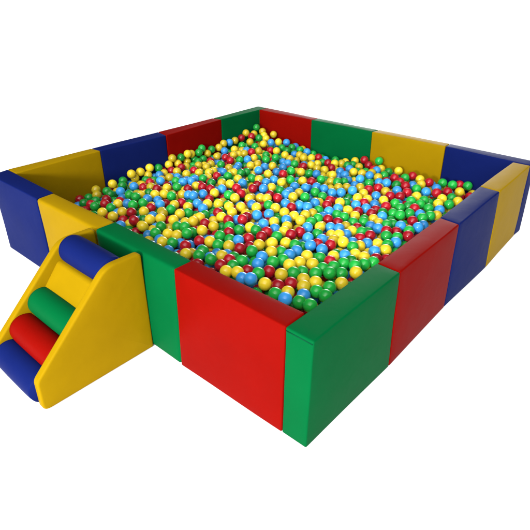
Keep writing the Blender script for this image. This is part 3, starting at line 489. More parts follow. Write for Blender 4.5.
21944,15117,2193,1, 20208,17116,2192,1, 6061,25641,2192,1, 19620,1598,2192,2, 19885,21147,2191,3, 17517,2106,2191,2, 4237,4138,2191,3, 6417,2180,2190,3,
8491,4750,2190,2, 10324,2112,2190,1, 11206,19655,2189,0, 1908,10476,2189,1, 16894,23224,2188,1, 5918,3609,2187,2, 14851,16155,2187,2, 21378,11740,2186,3,
2563,20283,2185,2, 17990,25237,2184,3, 1598,4329,2183,0, 6529,3278,2183,1, 21889,4827,2182,1, 7494,10141,2182,2, 20590,7201,2181,1, 21538,15925,2181,1,
7257,18261,2180,3, 15299,22652,2180,2, 23587,14821,2180,2, 20392,14924,2180,2, 21227,20977,2179,2, 13055,17933,2178,3, 17497,23621,2177,1, 1598,20350,2176,3,
13993,16683,2176,2, 2570,10432,2175,1, 21073,7633,2175,1, 6863,9204,2174,1, 25207,11471,2174,1, 23297,3855,2173,2, 18618,22516,2173,1, 17634,20242,2173,1,
24587,9887,2173,2, 7063,24607,2172,1, 3741,10832,2172,0, 22274,8826,2172,1, 11398,11608,2171,1, 7944,18477,2171,0, 21840,16899,2171,1, 14182,5474,2171,3,
12043,10443,2170,2, 13403,7287,2169,3, 14933,8873,2169,3, 7249,12230,2168,3, 25088,10864,2168,1, 5135,3136,2168,1, 13801,3933,2167,3, 3395,18449,2167,3,
22247,6542,2166,1, 2303,19708,2163,1, 9945,2656,2163,0, 17409,13892,2162,0, 24647,16617,2162,2, 2601,23255,2162,2, 24511,2759,2161,1, 20753,17581,2161,2,
19165,12689,2160,0, 14098,12674,2159,2, 10913,7069,2158,2, 20387,23146,2158,2, 3230,4699,2157,0, 14664,22959,2155,2, 18203,11789,2154,1, 21942,22857,2153,2,
3698,19087,2152,2, 7131,2141,2152,1, 9440,10132,2152,2, 19518,4429,2152,3, 9865,14896,2151,3, 18698,8995,2150,3, 6797,16195,2149,2, 2665,13408,2149,1,
21470,13564,2148,3, 22055,13192,2148,1, 17133,16302,2148,0, 3478,23885,2148,1, 15838,8052,2148,2, 22461,21839,2148,1, 24671,9207,2147,1, 13438,9452,2147,2,
3215,20565,2146,1, 2682,14110,2146,2, 13598,24100,2146,3, 16369,1598,2145,3, 13534,4764,2145,3, 6638,11964,2145,3, 13916,14979,2145,3, 10694,21907,2144,1,
6853,19089,2144,2, 16931,21079,2143,1, 18925,6355,2143,1, 21067,13058,2143,3, 11941,15266,2143,1, 16546,9832,2142,3, 13328,15307,2141,2, 23382,20948,2141,2,
20668,15948,2140,1, 3949,2633,2140,3, 4596,23503,2140,2, 2031,4797,2139,3, 22503,16337,2139,0, 25641,17567,2139,1, 2181,14732,2138,3, 5850,13586,2137,0,
4924,24121,2137,1, 14799,20064,2137,3, 22999,9527,2137,3, 4557,7467,2136,1, 16358,8683,2135,3, 3249,24506,2134,0, 15883,21457,2134,3, 8112,9753,2132,2,
3543,11892,2132,0, 16041,3021,2130,0, 12991,13141,2130,3, 9253,7394,2130,1, 20220,12536,2129,2, 3146,12384,2129,0, 24640,6412,2128,1, 12845,14409,2127,2,
12660,4459,2127,0, 15925,15511,2127,1, 25039,1598,2126,3, 17928,13459,2125,0, 15524,9148,2125,1, 14783,9719,2124,1, 23191,11288,2124,2, 4951,21961,2123,2,
13960,16001,2123,2, 16251,4896,2123,3, 14777,23616,2122,0, 5654,5204,2122,2, 8151,15275,2122,0, 23896,14215,2122,1, 4054,13287,2121,0, 16183,10447,2121,0,
1598,22121,2120,1, 13228,6099,2120,3, 19050,8149,2119,0, 4644,20211,2117,2, 22775,14678,2117,1, 1598,12564,2117,2, 19925,19813,2117,3, 2231,9883,2116,2,
8471,2107,2116,1, 1598,11379,2116,0, 19310,19581,2115,3, 14262,24938,2114,3, 4751,8631,2114,2, 19223,10265,2114,3, 17498,10179,2114,3, 16964,11475,2114,3,
22044,20269,2114,1, 10706,14273,2113,3, 7972,10839,2112,1, 15072,20647,2112,2, 6652,24064,2112,0, 22838,17619,2112,1, 19321,12035,2111,0, 25091,24496,2110,3,
25103,15592,2109,1, 20643,3740,2109,0, 2561,16380,2109,3, 23462,19568,2108,3, 7790,2052,2108,2, 7212,4629,2108,2, 14177,19795,2108,2, 20577,8879,2108,1,
18064,21350,2107,1, 18202,18204,2107,0, 6816,15057,2107,1, 19986,19166,2106,0, 16167,6224,2106,3, 21013,1598,2106,3, 10686,25148,2104,2, 2665,15214,2104,1,
23189,12227,2104,2, 3924,6553,2104,0, 10086,6697,2103,3, 19477,16149,2102,0, 7897,8624,2102,1, 2577,3616,2102,2, 13371,12590,2101,0, 21523,18780,2100,0,
5323,3991,2100,1, 24248,25059,2099,2, 19565,13619,2098,3, 2268,6875,2098,2, 17461,6055,2098,0, 17291,24295,2098,3, 5384,10184,2097,2, 22024,19150,2096,3,
11302,3865,2094,0, 4007,1598,2094,2, 21380,20302,2093,1, 18895,3495,2093,1, 19637,17473,2092,0, 11524,25641,2092,0, 6356,7039,2092,2, 21793,22208,2091,3,
17539,22975,2090,2, 10118,22913,2090,1, 15244,21342,2089,2, 4372,2119,2089,0, 12110,13511,2089,1, 2801,21509,2088,2, 16751,25143,2088,3, 1598,18179,2088,2,
4555,20896,2087,1, 13167,2798,2087,2, 21252,15324,2086,1, 22851,2065,2086,0, 15515,6458,2085,3, 14894,6238,2085,1, 18406,19383,2084,1, 15499,10530,2084,2,
6497,5859,2083,1, 7101,14439,2082,1, 8726,21908,2082,1, 8847,8370,2081,3, 25641,20091,2081,1, 19593,2632,2081,1, 4380,10063,2081,2, 13125,11144,2080,2,
8671,14869,2079,2, 9020,18988,2079,1, 25113,21729,2078,1, 18494,7794,2077,2, 18070,14117,2076,2, 17319,14574,2075,0, 14265,18355,2075,3, 5818,21028,2074,2,
15017,17326,2073,1, 8127,11970,2072,2, 5907,16503,2071,2, 7061,21425,2071,1, 11123,9216,2071,2, 12741,12291,2070,2, 17936,4188,2070,2, 14470,24262,2069,1,
2625,8898,2068,3, 8485,8916,2068,3, 13145,22289,2068,0, 13785,17547,2067,2, 24673,2160,2067,3, 22261,7691,2067,1, 17368,8222,2067,0, 22721,22989,2066,0,
14765,22303,2066,3, 17621,22268,2066,3, 18148,12730,2066,3, 25641,22688,2065,0, 7487,16899,2065,3, 6004,9444,2064,1, 9782,16172,2064,1, 1598,7105,2064,0,
20102,14033,2064,1, 5621,12481,2064,2, 7176,3548,2064,2, 9135,20439,2063,1, 12740,2134,2063,2, 11734,8875,2063,1, 23243,20247,2063,1, 24795,23918,2063,1,
11554,23860,2062,2, 5930,21661,2062,3, 25641,6597,2062,2, 21402,2862,2060,2, 3446,23196,2060,2, 19035,9619,2059,2, 19092,2178,2059,1, 19929,11057,2059,1,
20179,16416,2059,1, 20501,11899,2058,2, 15436,9815,2058,2, 19649,9691,2058,3, 23794,23435,2057,2, 24050,10750,2057,3, 17187,9468,2056,1, 9421,11203,2055,2,
2109,15584,2055,2, 5073,6538,2055,2, 24062,9227,2054,2, 17047,22541,2053,1, 12950,15880,2053,1, 3252,9774,2052,2, 10350,13197,2052,1, 15663,20756,2051,3,
6385,17328,2050,2, 12737,24756,2050,2, 7137,25641,2048,1, 24268,3871,2048,3, 23619,10248,2047,1, 7726,21485,2047,1, 5092,16126,2046,0, 7277,10856,2045,3,
18811,16144,2045,2, 5580,22225,2044,3, 2575,12686,2043,0, 12117,24891,2042,1, 21668,1598,2042,1, 13354,16457,2041,3, 19499,3721,2041,0, 10117,20413,2040,0,
5173,13388,2040,1, 20859,14187,2039,3, 17636,17386,2039,2, 19739,12997,2038,1, 20067,2125,2038,1, 11423,17931,2037,2, 21917,25333,2037,0, 21764,3825,2036,1,
15980,16396,2036,2, 7749,19869,2036,1, 24429,12277,2035,0, 20053,3984,2035,3, 9129,16492,2033,1, 25106,4682,2033,1, 9043,14148,2032,0, 20552,19531,2032,0,
2471,19085,2032,0, 5803,14235,2032,0, 3493,21357,2032,1, 6718,17882,2031,3, 18833,24398,2030,1, 16326,11381,2030,0, 3321,16174,2030,2, 3470,3134,2030,1,
17398,3779,2029,2, 24549,21290,2029,1, 11068,4982,2029,3, 8345,24017,2029,0, 7962,16456,2028,3, 2057,13036,2028,1, 23812,12383,2028,0, 18480,5313,2028,2,
20821,16953,2026,2, 19449,24039,2026,2, 12371,12867,2024,3, 3514,2162,2024,2, 19373,20245,2022,1, 13473,19638,2022,2, 6479,13641,2022,0, 11728,4497,2021,1,
25641,20787,2021,3, 10239,13842,2020,2, 15692,19002,2020,3, 13679,13184,2019,0, 15459,3275,2019,2, 23251,14245,2018,2, 14400,13991,2018,0, 4188,15525,2018,0,
3299,7619,2017,1, 19685,22586,2016,1, 6753,8465,2016,2, 15531,17778,2016,0, 8877,25641,2015,3, 6067,19789,2015,2, 25128,3856,2015,3, 25641,19428,2014,0,
3747,9409,2013,0, 22057,3066,2012,0, 16228,4275,2012,0, 19287,25127,2012,0, 9433,24404,2011,1, 17146,12581,2011,2, 23484,6540,2011,3, 15722,22068,2011,2,
17068,5478,2010,2, 16895,10408,2010,3, 10559,23369,2009,1, 25641,25641,2009,3, 13546,23513,2008,0, 16318,19100,2008,1, 21969,12498,2008,0, 10359,8269,2008,0,
15776,5360,2007,1, 25091,6991,2007,2, 9791,8614,2006,0, 4671,18793,2006,2, 21857,21184,2006,0, 25064,5881,2006,1, 12776,25641,2005,2, 9431,23440,2004,2,
8856,5863,2004,1, 16302,20948,2002,1, 9435,5445,2001,0, 19015,4842,2001,2, 12794,9187,2000,0, 10678,5517,2000,3, 20769,25641,2000,1, 12025,2987,2000,3,
15396,2112,1999,1, 14489,3761,1999,1, 7989,6787,1999,1, 2183,21185,1998,1, 3873,21883,1998,1, 13115,8313,1997,2, 22406,9853,1997,2, 19272,23141,1997,0,
3886,4658,1996,1, 17716,12242,1996,2, 18642,13120,1995,3, 20493,3087,1995,1, 4517,17162,1994,2, 24263,8447,1994,2, 7263,7609,1994,2, 14871,15210,1994,1,
9591,12297,1990,0, 2793,22280,1989,3, 11452,13350,1989,2, 10098,10282,1989,1, 25024,22364,1988,1, 9160,3683,1987,1, 14642,14579,1987,0, 10247,16699,1986,1,
8215,14427,1985,3, 15491,23201,1985,0, 11934,3638,1985,0, 13813,12098,1985,2, 6275,8910,1985,2, 18487,1598,1984,3, 23512,2148,1983,2, 6540,4557,1983,1,
3174,10606,1983,1, 3059,2668,1982,1, 10751,15479,1982,1, 7617,22558,1982,1, 11856,21650,1982,2, 5789,18315,1982,1, 19317,22020,1981,0, 25148,8081,1981,2,
24338,7309,1981,0, 5090,11592,1980,2, 14182,9720,1980,0, 13678,18150,1980,2, 9793,4762,1980,2, 6232,10785,1979,1, 23852,2774,1979,3, 25641,21449,1979,2,
2633,24618,1979,3, 23879,24346,1979,3, 16931,19398,1979,3, 6678,11235,1978,2, 22152,18499,1978,3, 23570,25121,1977,0, 24539,12923,1977,1, 11869,18763,1977,0,
17058,3210,1975,0, 14214,6169,1975,1, 15915,12879,1975,1, 6465,9917,1974,1, 11796,12503,1973,3, 16859,4747,1972,1, 18153,11180,1972,1, 11204,10501,1972,1,
8093,22133,1970,3, 23230,16277,1970,1, 20460,6083,1969,3, 9117,17179,1969,2, 8799,23228,1968,0, 25641,16377,1968,1, 21510,23368,1967,0, 17016,8827,1966,2,
4988,25215,1966,0, 15070,7416,1966,2, 10215,12124,1966,2, 25641,3374,1966,3, 19441,18058,1965,0, 8119,17611,1965,2, 4910,9783,1965,3, 16841,13629,1965,2,
19768,5650,1964,2, 25641,12939,1964,2, 19566,7345,1964,0, 6708,20112,1963,3, 18523,2573,1962,3, 24558,18857,1962,0, 1598,14138,1962,1, 14259,20462,1962,3,
23640,5041,1962,3, 10132,15595,1961,0, 17838,7072,1961,1, 13842,10307,1960,0, 16238,13853,1959,2, 18155,24576,1958,2, 11852,22280,1958,3, 17825,7758,1958,3,
16641,17312,1958,1, 12217,11901,1957,1, 20785,13563,1957,3, 7612,23606,1957,1, 23051,2655,1956,0, 3548,12823,1955,3, 12613,3803,1955,1, 11238,21568,1955,1,
25641,14594,1954,2, 14927,25078,1953,1, 8703,9561,1953,2, 6063,11433,1953,3, 25641,12193,1952,1, 20781,8191,1952,3, 18974,4134,1952,1, 12164,5742,1952,2,
2653,4631,1951,0, 20578,4401,1951,0, 15081,19110,1951,0, 17978,8389,1951,1, 14853,5369,1950,2, 10558,22484,1950,0, 4943,15080,1949,1, 23233,18975,1949,1,
22980,21429,1948,0, 5819,24523,1947,0, 25641,15224,1947,0, 10576,12618,1946,2, 11335,2858,1946,1, 24776,17710,1946,1, 4165,8327,1945,0, 15705,13537,1945,0,
18436,18772,1945,3, 14729,12963,1945,3, 7547,15378,1945,2, 10605,19460,1944,2, 17556,19188,1944,2, 18422,9530,1943,2, 9854,23912,1943,0, 11336,15124,1943,0,
23642,22237,1942,1, 15915,22668,1942,2, 22810,15769,1941,1, 15926,19607,1940,3, 11356,5514,1938,3, 11168,6522,1938,0, 7108,5773,1938,3, 22210,5959,1937,2,
6808,10415,1937,2, 22264,4283,1937,3, 17968,6428,1936,1, 12957,4956,1936,0, 6171,20435,1936,3, 7639,25072,1935,3, 8593,7145,1934,1, 2021,23051,1934,1,
8212,23425,1933,1, 1598,3738,1933,2, 23895,20542,1933,1, 12427,22015,1933,3, 1871,19252,1933,2, 6852,20719,1933,0, 12792,7187,1931,2, 1598,21521,1931,2,
18199,22135,1930,2, 25414,13565,1930,0, 18630,25076,1930,0, 10453,11535,1929,1, 20048,15789,1929,3, 23861,1598,1929,2, 23469,18419,1928,3, 8232,22801,1927,1,
9708,18639,1927,2, 22908,4309,1927,0, 17368,2643,1926,3, 5505,20517,1926,3, 25124,9649,1925,1, 4163,5276,1925,2, 3253,15069,1924,3, 12158,9425,1924,2,
9347,9444,1923,2, 5838,4625,1923,1, 14337,17177,1923,3, 22486,25641,1923,1, 19889,14639,1922,2, 21058,25032,1922,0, 24475,5725,1922,1, 7439,18913,1919,1,
6796,6578,1919,1, 19873,3182,1918,1, 23788,5809,1918,3, 2661,9492,1918,2, 8543,6452,1918,0, 3945,23551,1918,3, 11733,14639,1917,3, 2677,12029,1917,0,
22810,6714,1917,2, 23585,11789,1916,0, 22455,8266,1916,2, 18029,3525,1916,2, 2407,6039,1915,2, 15311,11231,1915,3, 9506,6859,1915,0, 22940,8699,1915,2,
3854,17950,1914,0, 10586,18771,1914,2, 18849,23705,1913,3, 24634,11269,1913,2, 18169,16142,1912,3, 15489,20136,1911,1, 25641,11062,1911,0, 3074,16726,1910,2,
14281,2577,1909,2, 4953,19322,1909,3, 13160,17306,1908,1, 2206,11002,1907,1, 18131,23517,1907,0, 13185,10040,1907,3, 10802,20040,1907,3, 21532,17445,1907,0,
24944,23001,1906,0, 12325,14753,1906,3, 20178,13399,1905,1, 3757,3699,1905,2, 11320,8433,1904,1, 25641,4966,1904,3, 24966,25641,1904,0, 16198,20176,1904,1,
8421,21328,1903,0, 10456,16108,1903,0, 11364,16931,1902,2, 3103,25127,1901,2, 14898,13580,1901,1, 12187,7015,1901,3, 23494,15654,1900,1, 2926,7076,1899,1,
3763,10173,1899,2, 15790,1598,1899,2, 10056,19170,1898,0, 19218,20925,1897,2, 12490,18568,1897,3, 13653,3200,1897,3, 16870,20050,1897,1, 11243,25009,1896,1,
13164,18546,1896,3, 6196,19153,1896,3, 16599,9269,1896,0, 11842,5127,1895,2, 24431,16079,1895,2, 22365,24117,1895,2, 9663,16854,1895,1, 14394,4901,1894,2,
21835,2456,1894,3, 12949,21633,1894,1, 6465,16739,1893,1, 10077,1598,1893,2, 13416,5359,1893,2, 5222,19953,1893,2, 7170,23058,1892,1, 2880,19529,1892,2,
15723,4657,1891,1, 12820,19158,1891,1, 17883,19704,1891,0, 13517,22829,1890,2, 10203,5971,1890,1, 3977,7750,1890,0, 4893,14098,1890,1, 11997,16833,1889,2,
14647,12357,1889,0, 8811,11227,1889,1, 20451,9967,1888,0, 15347,11925,1888,3, 8545,10227,1887,2, 9711,2118,1887,1, 16525,11992,1886,1, 13573,21697,1885,1,
18960,7286,1885,2, 23034,22052,1885,2, 9291,14748,1885,1, 13227,6739,1884,0, 11621,10010,1884,1, 13323,21125,1882,0, 12807,20489,1882,0, 11611,22833,1882,1,
21358,9347,1881,0, 9679,22440,1881,1, 21478,10476,1880,1, 3816,24353,1879,0, 12170,14150,1879,1, 22017,24726,1878,1, 5363,2655,1878,2, 16648,2713,1878,1,
22850,18451,1878,0, 11957,1598,1877,2, 7406,21978,1876,0, 14729,4302,1876,1, 25160,10321,1876,2, 9708,14261,1876,3, 4064,7149,1876,1, 18648,17283,1875,3,
23838,17282,1875,2, 18940,16742,1875,3, 25641,1598,1874,2, 11179,24351,1874,1, 8011,19277,1874,2, 7315,8764,1874,1, 22484,1598,1874,1, 22990,4955,1873,0,
7502,17498,1873,1, 17251,20606,1873,1, 8235,25641,1873,2, 17618,11553,1873,1, 24281,4476,1873,1, 21437,14499,1873,3, 18785,20422,1873,0, 8235,3729,1873,2,
12813,11651,1872,0, 15640,8575,1872,2, 24265,22417,1872,0, 8779,5200,1871,1, 8670,19435,1871,0, 2147,11653,1871,0, 12153,25641,1871,3, 19905,18501,1870,3,
22665,24692,1870,1, 24788,13536,1870,1, 5185,24653,1869,0, 16186,24169,1869,1, 18543,20994,1869,1, 6268,5153,1869,0, 8441,18137,1869,2, 21230,23974,1868,3,
13499,7841,1868,0, 16211,2165,1868,1, 4700,22533,1868,1, 14704,11307,1868,2, 9353,12938,1868,3, 23782,3558,1868,2, 16500,12620,1867,0, 11601,13927,1867,1,
13736,2086,1866,1, 25038,18415,1865,0, 21572,7259,1865,2, 20507,6682,1865,2, 21386,19389,1864,0, 14974,6815,1864,1, 22431,22428,1863,0, 10068,7300,1863,0,
12210,23061,1862,2, 5832,22852,1861,1, 2108,13643,1860,2, 9192,15865,1860,3, 9408,8031,1859,2, 24043,25641,1859,1, 3216,17860,1859,1, 4200,8941,1859,2,
12671,13803,1859,2, 20160,9350,1859,1, 17676,16524,1858,3, 22219,11953,1858,0, 25472,7556,1858,1, 25641,17003,1858,0, 9286,25150,1857,2, 4781,9199,1857,2,
1803,5466,1857,3, 25107,2639,1856,2, 18066,2162,1856,2, 8179,24665,1856,1, 21345,5011,1855,3, 9054,2113,1855,1, 12723,16432,1855,1, 22519,11325,1855,3,
15040,2668,1855,3, 23253,25641,1855,0, 8569,16210,1854,0, 8278,1598,1854,1, 22807,10770,1854,2, 8679,2638,1854,0, 5170,7176,1854,2, 9541,19597,1854,3,
22565,14163,1853,0, 18036,10273,1853,0, 9642,20893,1853,2, 18949,25641,1853,2, 20396,25135,1852,3, 16954,2123,1851,1, 24888,3240,1851,0, 22889,19579,1850,0,
7375,16149,1850,3, 12245,20856,1849,1, 17931,20704,1849,3, 20258,21536,1849,2, 19562,9079,1847,0, 7376,6951,1847,1, 24159,13439,1847,2, 4191,25079,1847,0,
4264,19301,1846,0, 12829,19838,1846,0, 14111,1598,1846,0, 8428,18821,1846,2, 14106,8702,1845,3, 14371,10795,1845,1, 10499,24033,1845,3, 6395,13013,1845,1,
6649,7819,1845,1, 11255,1598,1844,0, 15566,16936,1844,2, 6752,22558,1844,3, 23336,12815,1844,0, 24102,16635,1842,0, 6426,23096,1842,2, 11198,22248,1841,3,
17764,9383,1841,2, 3560,8824,1840,1, 14972,10248,1840,1, 12236,20232,1840,3, 7650,13222,1840,2, 14282,21931,1839,0, 20432,20160,1839,3, 12680,23470,1838,2,
3007,23583,1838,2, 8989,4449,1837,3, 7625,4037,1837,2, 16994,7688,1837,2, 21516,11133,1837,1, 4184,11221,1837,1, 21381,8175,1836,1, 19884,6341,1836,2,
3789,13861,1836,2, 4782,11077,1836,2, 22726,5600,1836,2, 7982,13782,1836,0, 23867,7775,1836,0, 24577,15343,1836,2, 20039,24479,1835,2, 23333,7138,1835,3,
15027,24440,1835,2, 17391,4393,1834,2, 4629,12959,1833,2, 10076,17784,1833,1, 6542,15612,1833,0, 15333,14575,1832,2, 12802,5609,1832,0, 19222,15657,1832,1,
19362,6726,1832,2, 22593,19022,1832,2, 2173,23667,1832,2, 12293,15682,1831,1, 23918,21185,1830,2, 11543,16339,1830,1, 11775,17448,1830,0, 21102,6338,1830,1,
16010,17417,1829,1, 5495,18828,1829,2, 16131,25166,1829,0, 21832,16370,1829,1, 18644,23103,1828,3, 3126,3633,1827,1, 19123,5459,1827,0, 19574,8422,1825,1,
24579,14631,1825,3, 16506,21527,1824,2, 2730,11374,1824,1, 16841,4136,1823,1, 8938,13447,1823,1, 9590,15338,1823,1, 8786,24484,1822,2, 5900,23479,1821,1,
15330,23861,1821,3, 6812,18561,1821,0, 14088,8070,1820,3, 1598,11965,1820,0, 23191,1598,1820,1, 4461,18196,1820,1, 18842,19821,1820,0, 13431,8886,1819,3,
21414,22672,1819,2, 20078,23787,1819,1, 16531,25641,1819,3, 25641,18188,1819,1, 9582,4151,1819,1, 8594,16823,1819,2, 23134,13396,1818,2, 13734,13833,1818,1,
21145,8742,1818,2, 7189,24020,1818,2, 18976,14444,1818,1, 22811,3674,1818,2, 20853,21442,1818,0, 11627,21051,1817,0, 14523,15735,1816,2, 3486,8202,1816,1,
11502,20046,1816,3, 6956,25102,1816,2, 21185,22043,1816,0, 4217,23018,1815,3, 2100,20583,1815,1, 16677,14697,1814,2, 15199,15713,1814,3, 25641,18838,1813,3,
21367,25641,1813,3, 2169,2722,1812,0, 11161,19073,1812,0, 25641,23900,1812,0, 24051,19619,1812,3, 2121,12305,1812,1, 13080,23943,1811,1, 23467,8330,1811,1,
14380,16358,1811,0, 20613,24136,1811,2, 16513,23599,1810,2, 24505,17138,1809,1, 25641,9348,1809,1, 18003,2860,1808,1, 5605,11872,1807,1, 25641,22116,1807,2,
5077,12196,1807,1, 8983,18439,1806,3, 5184,4535,1806,1, 13886,6871,1806,2, 7746,12472,1805,1, 9066,10642,1805,3, 10781,8761,1805,0, 24513,24478,1805,2,
10602,10939,1805,0, 13991,14413,1804,3, 1598,8173,1804,1, 6535,25641,1803,2, 11271,12231,1802,0, 13737,25130,1802,2, 7801,4637,1802,2, 19324,6052,1802,0,
13775,22272,1801,1, 10180,3959,1801,3, 14341,3174,1800,2, 9198,3034,1800,2, 6467,2703,1799,1, 7747,8044,1799,1, 17530,15929,1798,1, 15301,7980,1798,0,
25641,2268,1798,2, 25112,5307,1798,1, 5791,6905,1798,0, 18676,10157,1798,2, 20671,5525,1798,3, 24401,18193,1797,3, 22202,7090,1797,1, 14003,21165,1796,0,
23459,23902,1796,1, 14702,2101,1795,3, 10965,20950,1795,0, 4437,24403,1795,1, 3365,4228,1794,0, 10107,25074,1794,2, 5603,25134,1794,1, 10114,21969,1794,0,
23806,17902,1794,3, 12362,7673,1794,1, 20779,22761,1794,1, 1598,15282,1793,1, 20181,8161,1792,0, 16545,22755,1792,0, 9739,25641,1792,0, 4579,25641,1791,3,
1598,3136,1791,2, 7439,20914,1791,2, 10577,9351,1790,1, 21617,4372,1789,2, 3048,6040,1789,1, 7935,9181,1789,0, 6226,22140,1788,1, 6219,25078,1788,3,
22333,20733,1788,0, 10054,5317,1787,2, 18295,25641,1787,2, 22596,20120,1787,2, 20843,23465,1787,3, 18799,11773,1787,2, 13320,1598,1786,3, 19996,4581,1785,1,
4594,3158,1785,2, 25641,6058,1785,0, 15115,3802,1785,1, 14890,16784,1785,1, 20584,22118,1785,3, 16570,18525,1784,0, 4104,21276,1784,1, 2096,7775,1783,2,
4600,16543,1782,0, 21820,5389,1782,2, 4440,12325,1782,2, 5965,5719,1782,1, 25130,16675,1781,1, 20890,20570,1781,0, 12617,2721,1781,1, 12621,1598,1780,2,
16606,16402,1780,2, 19125,1598,1780,3, 22728,23565,1780,1, 3297,14433,1779,3, 3596,20164,1779,3, 4552,4783,1778,3, 1598,22647,1778,1, 19657,12454,1778,2,
21323,12574,1777,0, 18379,14648,1777,2, 4847,17664,1777,0, 21901,14037,1776,3, 20917,11453,1776,0, 15488,15181,1775,0, 7632,14300,1775,1, 3138,13802,1775,1,
24038,14997,1775,2, 11633,6033,1774,2, 17410,5025,1774,3, 7217,12789,1774,3, 24214,23777,1773,0, 6260,15069,1773,0, 7472,5184,1772,2, 12595,17592,1772,0,
5650,7584,1772,0, 24526,7917,1772,3, 19903,23193,1771,1, 2599,1598,1770,0, 6603,24592,1768,1, 3024,13095,1768,3, 24937,20434,1768,1, 22139,10854,1767,0,
5297,15603,1767,3, 18693,5887,1766,0, 15967,14439,1766,2, 13961,24459,1765,2, 5938,15593,1765,1, 22900,16817,1765,2, 9720,3496,1765,2, 7695,18064,1763,3,
2320,8403,1763,1, 25324,25083,1763,0, 25641,23238,1761,2, 4778,21425,1760,0, 14457,7153,1760,2, 8546,20434,1760,1, 7443,2513,1760,2, 17473,21217,1759,2,
11713,19414,1759,0, 24596,10661,1759,2, 25028,14122,1759,2, 17829,18638,1758,3, 2844,7972,1758,1, 13477,15796,1758,3, 23279,23266,1757,0, 21093,9988,1757,3,
19555,5030,1756,2, 17244,18347,1756,1, 17128,11996,1755,1, 18746,17950,1755,3, 19602,25641,1754,1, 15734,3951,1754,2, 4235,19935,1754,2, 17742,24042,1753,3,
21009,19921,1753,3, 24523,1598,1753,1, 8328,8339,1753,3, 6990,4135,1752,2, 21255,5699,1751,1, 8664,11824,1751,3, 5923,17039,1751,1, 6422,1598,1751,1,
2092,17562,1750,3, 19952,22052,1750,1, 16145,15025,1750,1, 23269,3197,1750,1, 20669,2110,1750,1, 22357,5088,1750,0, 14981,21830,1749,3, 10986,22907,1749,1,
7414,6307,1748,2, 2350,5166,1748,1, 2104,22283,1748,2, 13011,3301,1744,0, 5763,1598,1744,3, 5580,3317,1744,2, 8151,11379,1744,1, 5050,6021,1743,3,
4715,4128,1743,1, 14050,11311,1742,2, 3923,14542,1742,1, 7089,1598,1742,1, 16121,18018,1742,0, 16906,15874,1741,1, 6338,3975,1741,2, 21772,8669,1740,3,
2673,14702,1740,1, 16481,10847,1740,2, 10684,10301,1740,3, 25122,6445,1740,1, 19084,22594,1739,1, 22502,13541,1738,3, 10030,24468,1738,1, 24271,23085,1737,1,
22203,19610,1736,0, 14174,22780,1736,1, 24091,6329,1735,3, 6994,3009,1735,3, 17420,6644,1735,2, 11177,4432,1733,1, 23201,7727,1733,2, 12682,9729,1731,2,
21023,18905,1730,0, 12931,14896,1729,2, 17725,13022,1729,0, 24687,19788,1728,1, 22436,2413,1726,1, 19029,10705,1726,2, 18821,15079,1726,1, 16588,5231,1725,2,
14956,18536,1725,1, 5473,24027,1724,2, 23338,24576,1724,1, 19608,21483,1724,1, 6012,17703,1723,3, 11029,2348,1722,1, 25040,19257,1722,3, 12316,24332,1721,3,
9979,11167,1718,0, 17499,25235,1718,1, 19565,14125,1716,1, 5415,8190,1715,1, 18284,12211,1712,3, 14736,25641,1711,0, 3258,21852,1710,0, 12843,22796,1708,1,
23902,6972,1706,1, 18259,8967,1706,2, 21639,12052,1705,3, 22959,20719,1704,3, 18174,17668,1704,3, 10685,1846,1704,1, 22398,21340,1703,1, 14996,17853,1703,2,
20435,14490,1701,1, 18887,19189,1701,0, 9383,1598,1700,1, 23740,11211,1699,1, 7843,24101,1698,0, 17990,5177,1698,1, 15378,25641,1698,0, 3601,17419,1696,1,
4823,5383,1695,1, 5402,17357,1695,2, 5574,9689,1694,0, 6615,14580,1694,0, 3605,20801,1692,1, 10666,24675,1692,2, 5018,3579,1691,0, 25082,21202,1690,0,
16726,22178,1690,3, 13345,24576,1689,3, 5086,1598,1687,1, 22032,23618,1686,1, 4454,1598,1686,1, 21376,16845,1685,1, 21593,3319,1684,1, 10581,21497,1683,1,
10993,5956,1683,2, 11806,11258,1681,3, 10536,4943,1679,3, 7656,9757,1679,3, 2135,3916,1678,1, 24243,3192,1677,3, 13659,4363,1677,0, 6550,9383,1675,0,
17749,21765,1675,3, 6847,7231,1673,3, 15948,11762,1668,1, 9509,21562,1668,0, 17400,13540,1668,2, 10546,7696,1667,2, 8670,22411,1664,0, 10772,2969,1664,1,
16226,8297,1662,0, 13215,13527,1660,2, 18404,24050,1660,3, 24702,25089,1656,1, 16562,7115,1656,1, 22119,15395,1655,1, 25123,1991,1655,2, 4101,22414,1653,0,
3000,17290,1653,1, 3992,3071,1653,0, 20082,8761,1653,2, 17637,14129,1652,3, 1598,19715,1650,3, 24572,9570,1649,3, 22038,17872,1649,0, 6111,2140,1647,3,
13428,3760,1645,1, 21467,21504,1645,1, 1598,2081,1645,0, 18661,2078,1643,1, 20413,17372,1642,3, 2947,18975,1642,3, 5731,10611,1641,3, 15970,3392,1640,3,
24456,20830,1640,0, 15817,15936,1639,1, 7357,10378,1638,1, 4069,11822,1638,3, 2185,10360,1637,1, 7721,23064,1635,1, 3563,2622,1635,1, 16475,19631,1635,0,
20133,10561,1634,0, 21653,19887,1633,0, 15987,18648,1624,2, 2636,17947,1622,0, 8397,10796,1621,0, 20255,11479,1620,1, 23207,17910,1617,3, 15901,6619,1617,0,
8793,12875,1616,1, 11256,7076,1613,2, 23488,21670,1610,1, 8762,3938,1608,2, 8080,20870,1608,1, 5089,8722,1607,3, 19758,19503,1607,0, 2134,21656,1603,2,
11378,12887,1601,2, 12268,19064,1601,3, 23773,16187,1599,3, 7617,25641,1598,0, 6251,6242,1597,2, 21657,18389,1596,0, 9349,5006,1594,1, 25093,13049,1591,2,
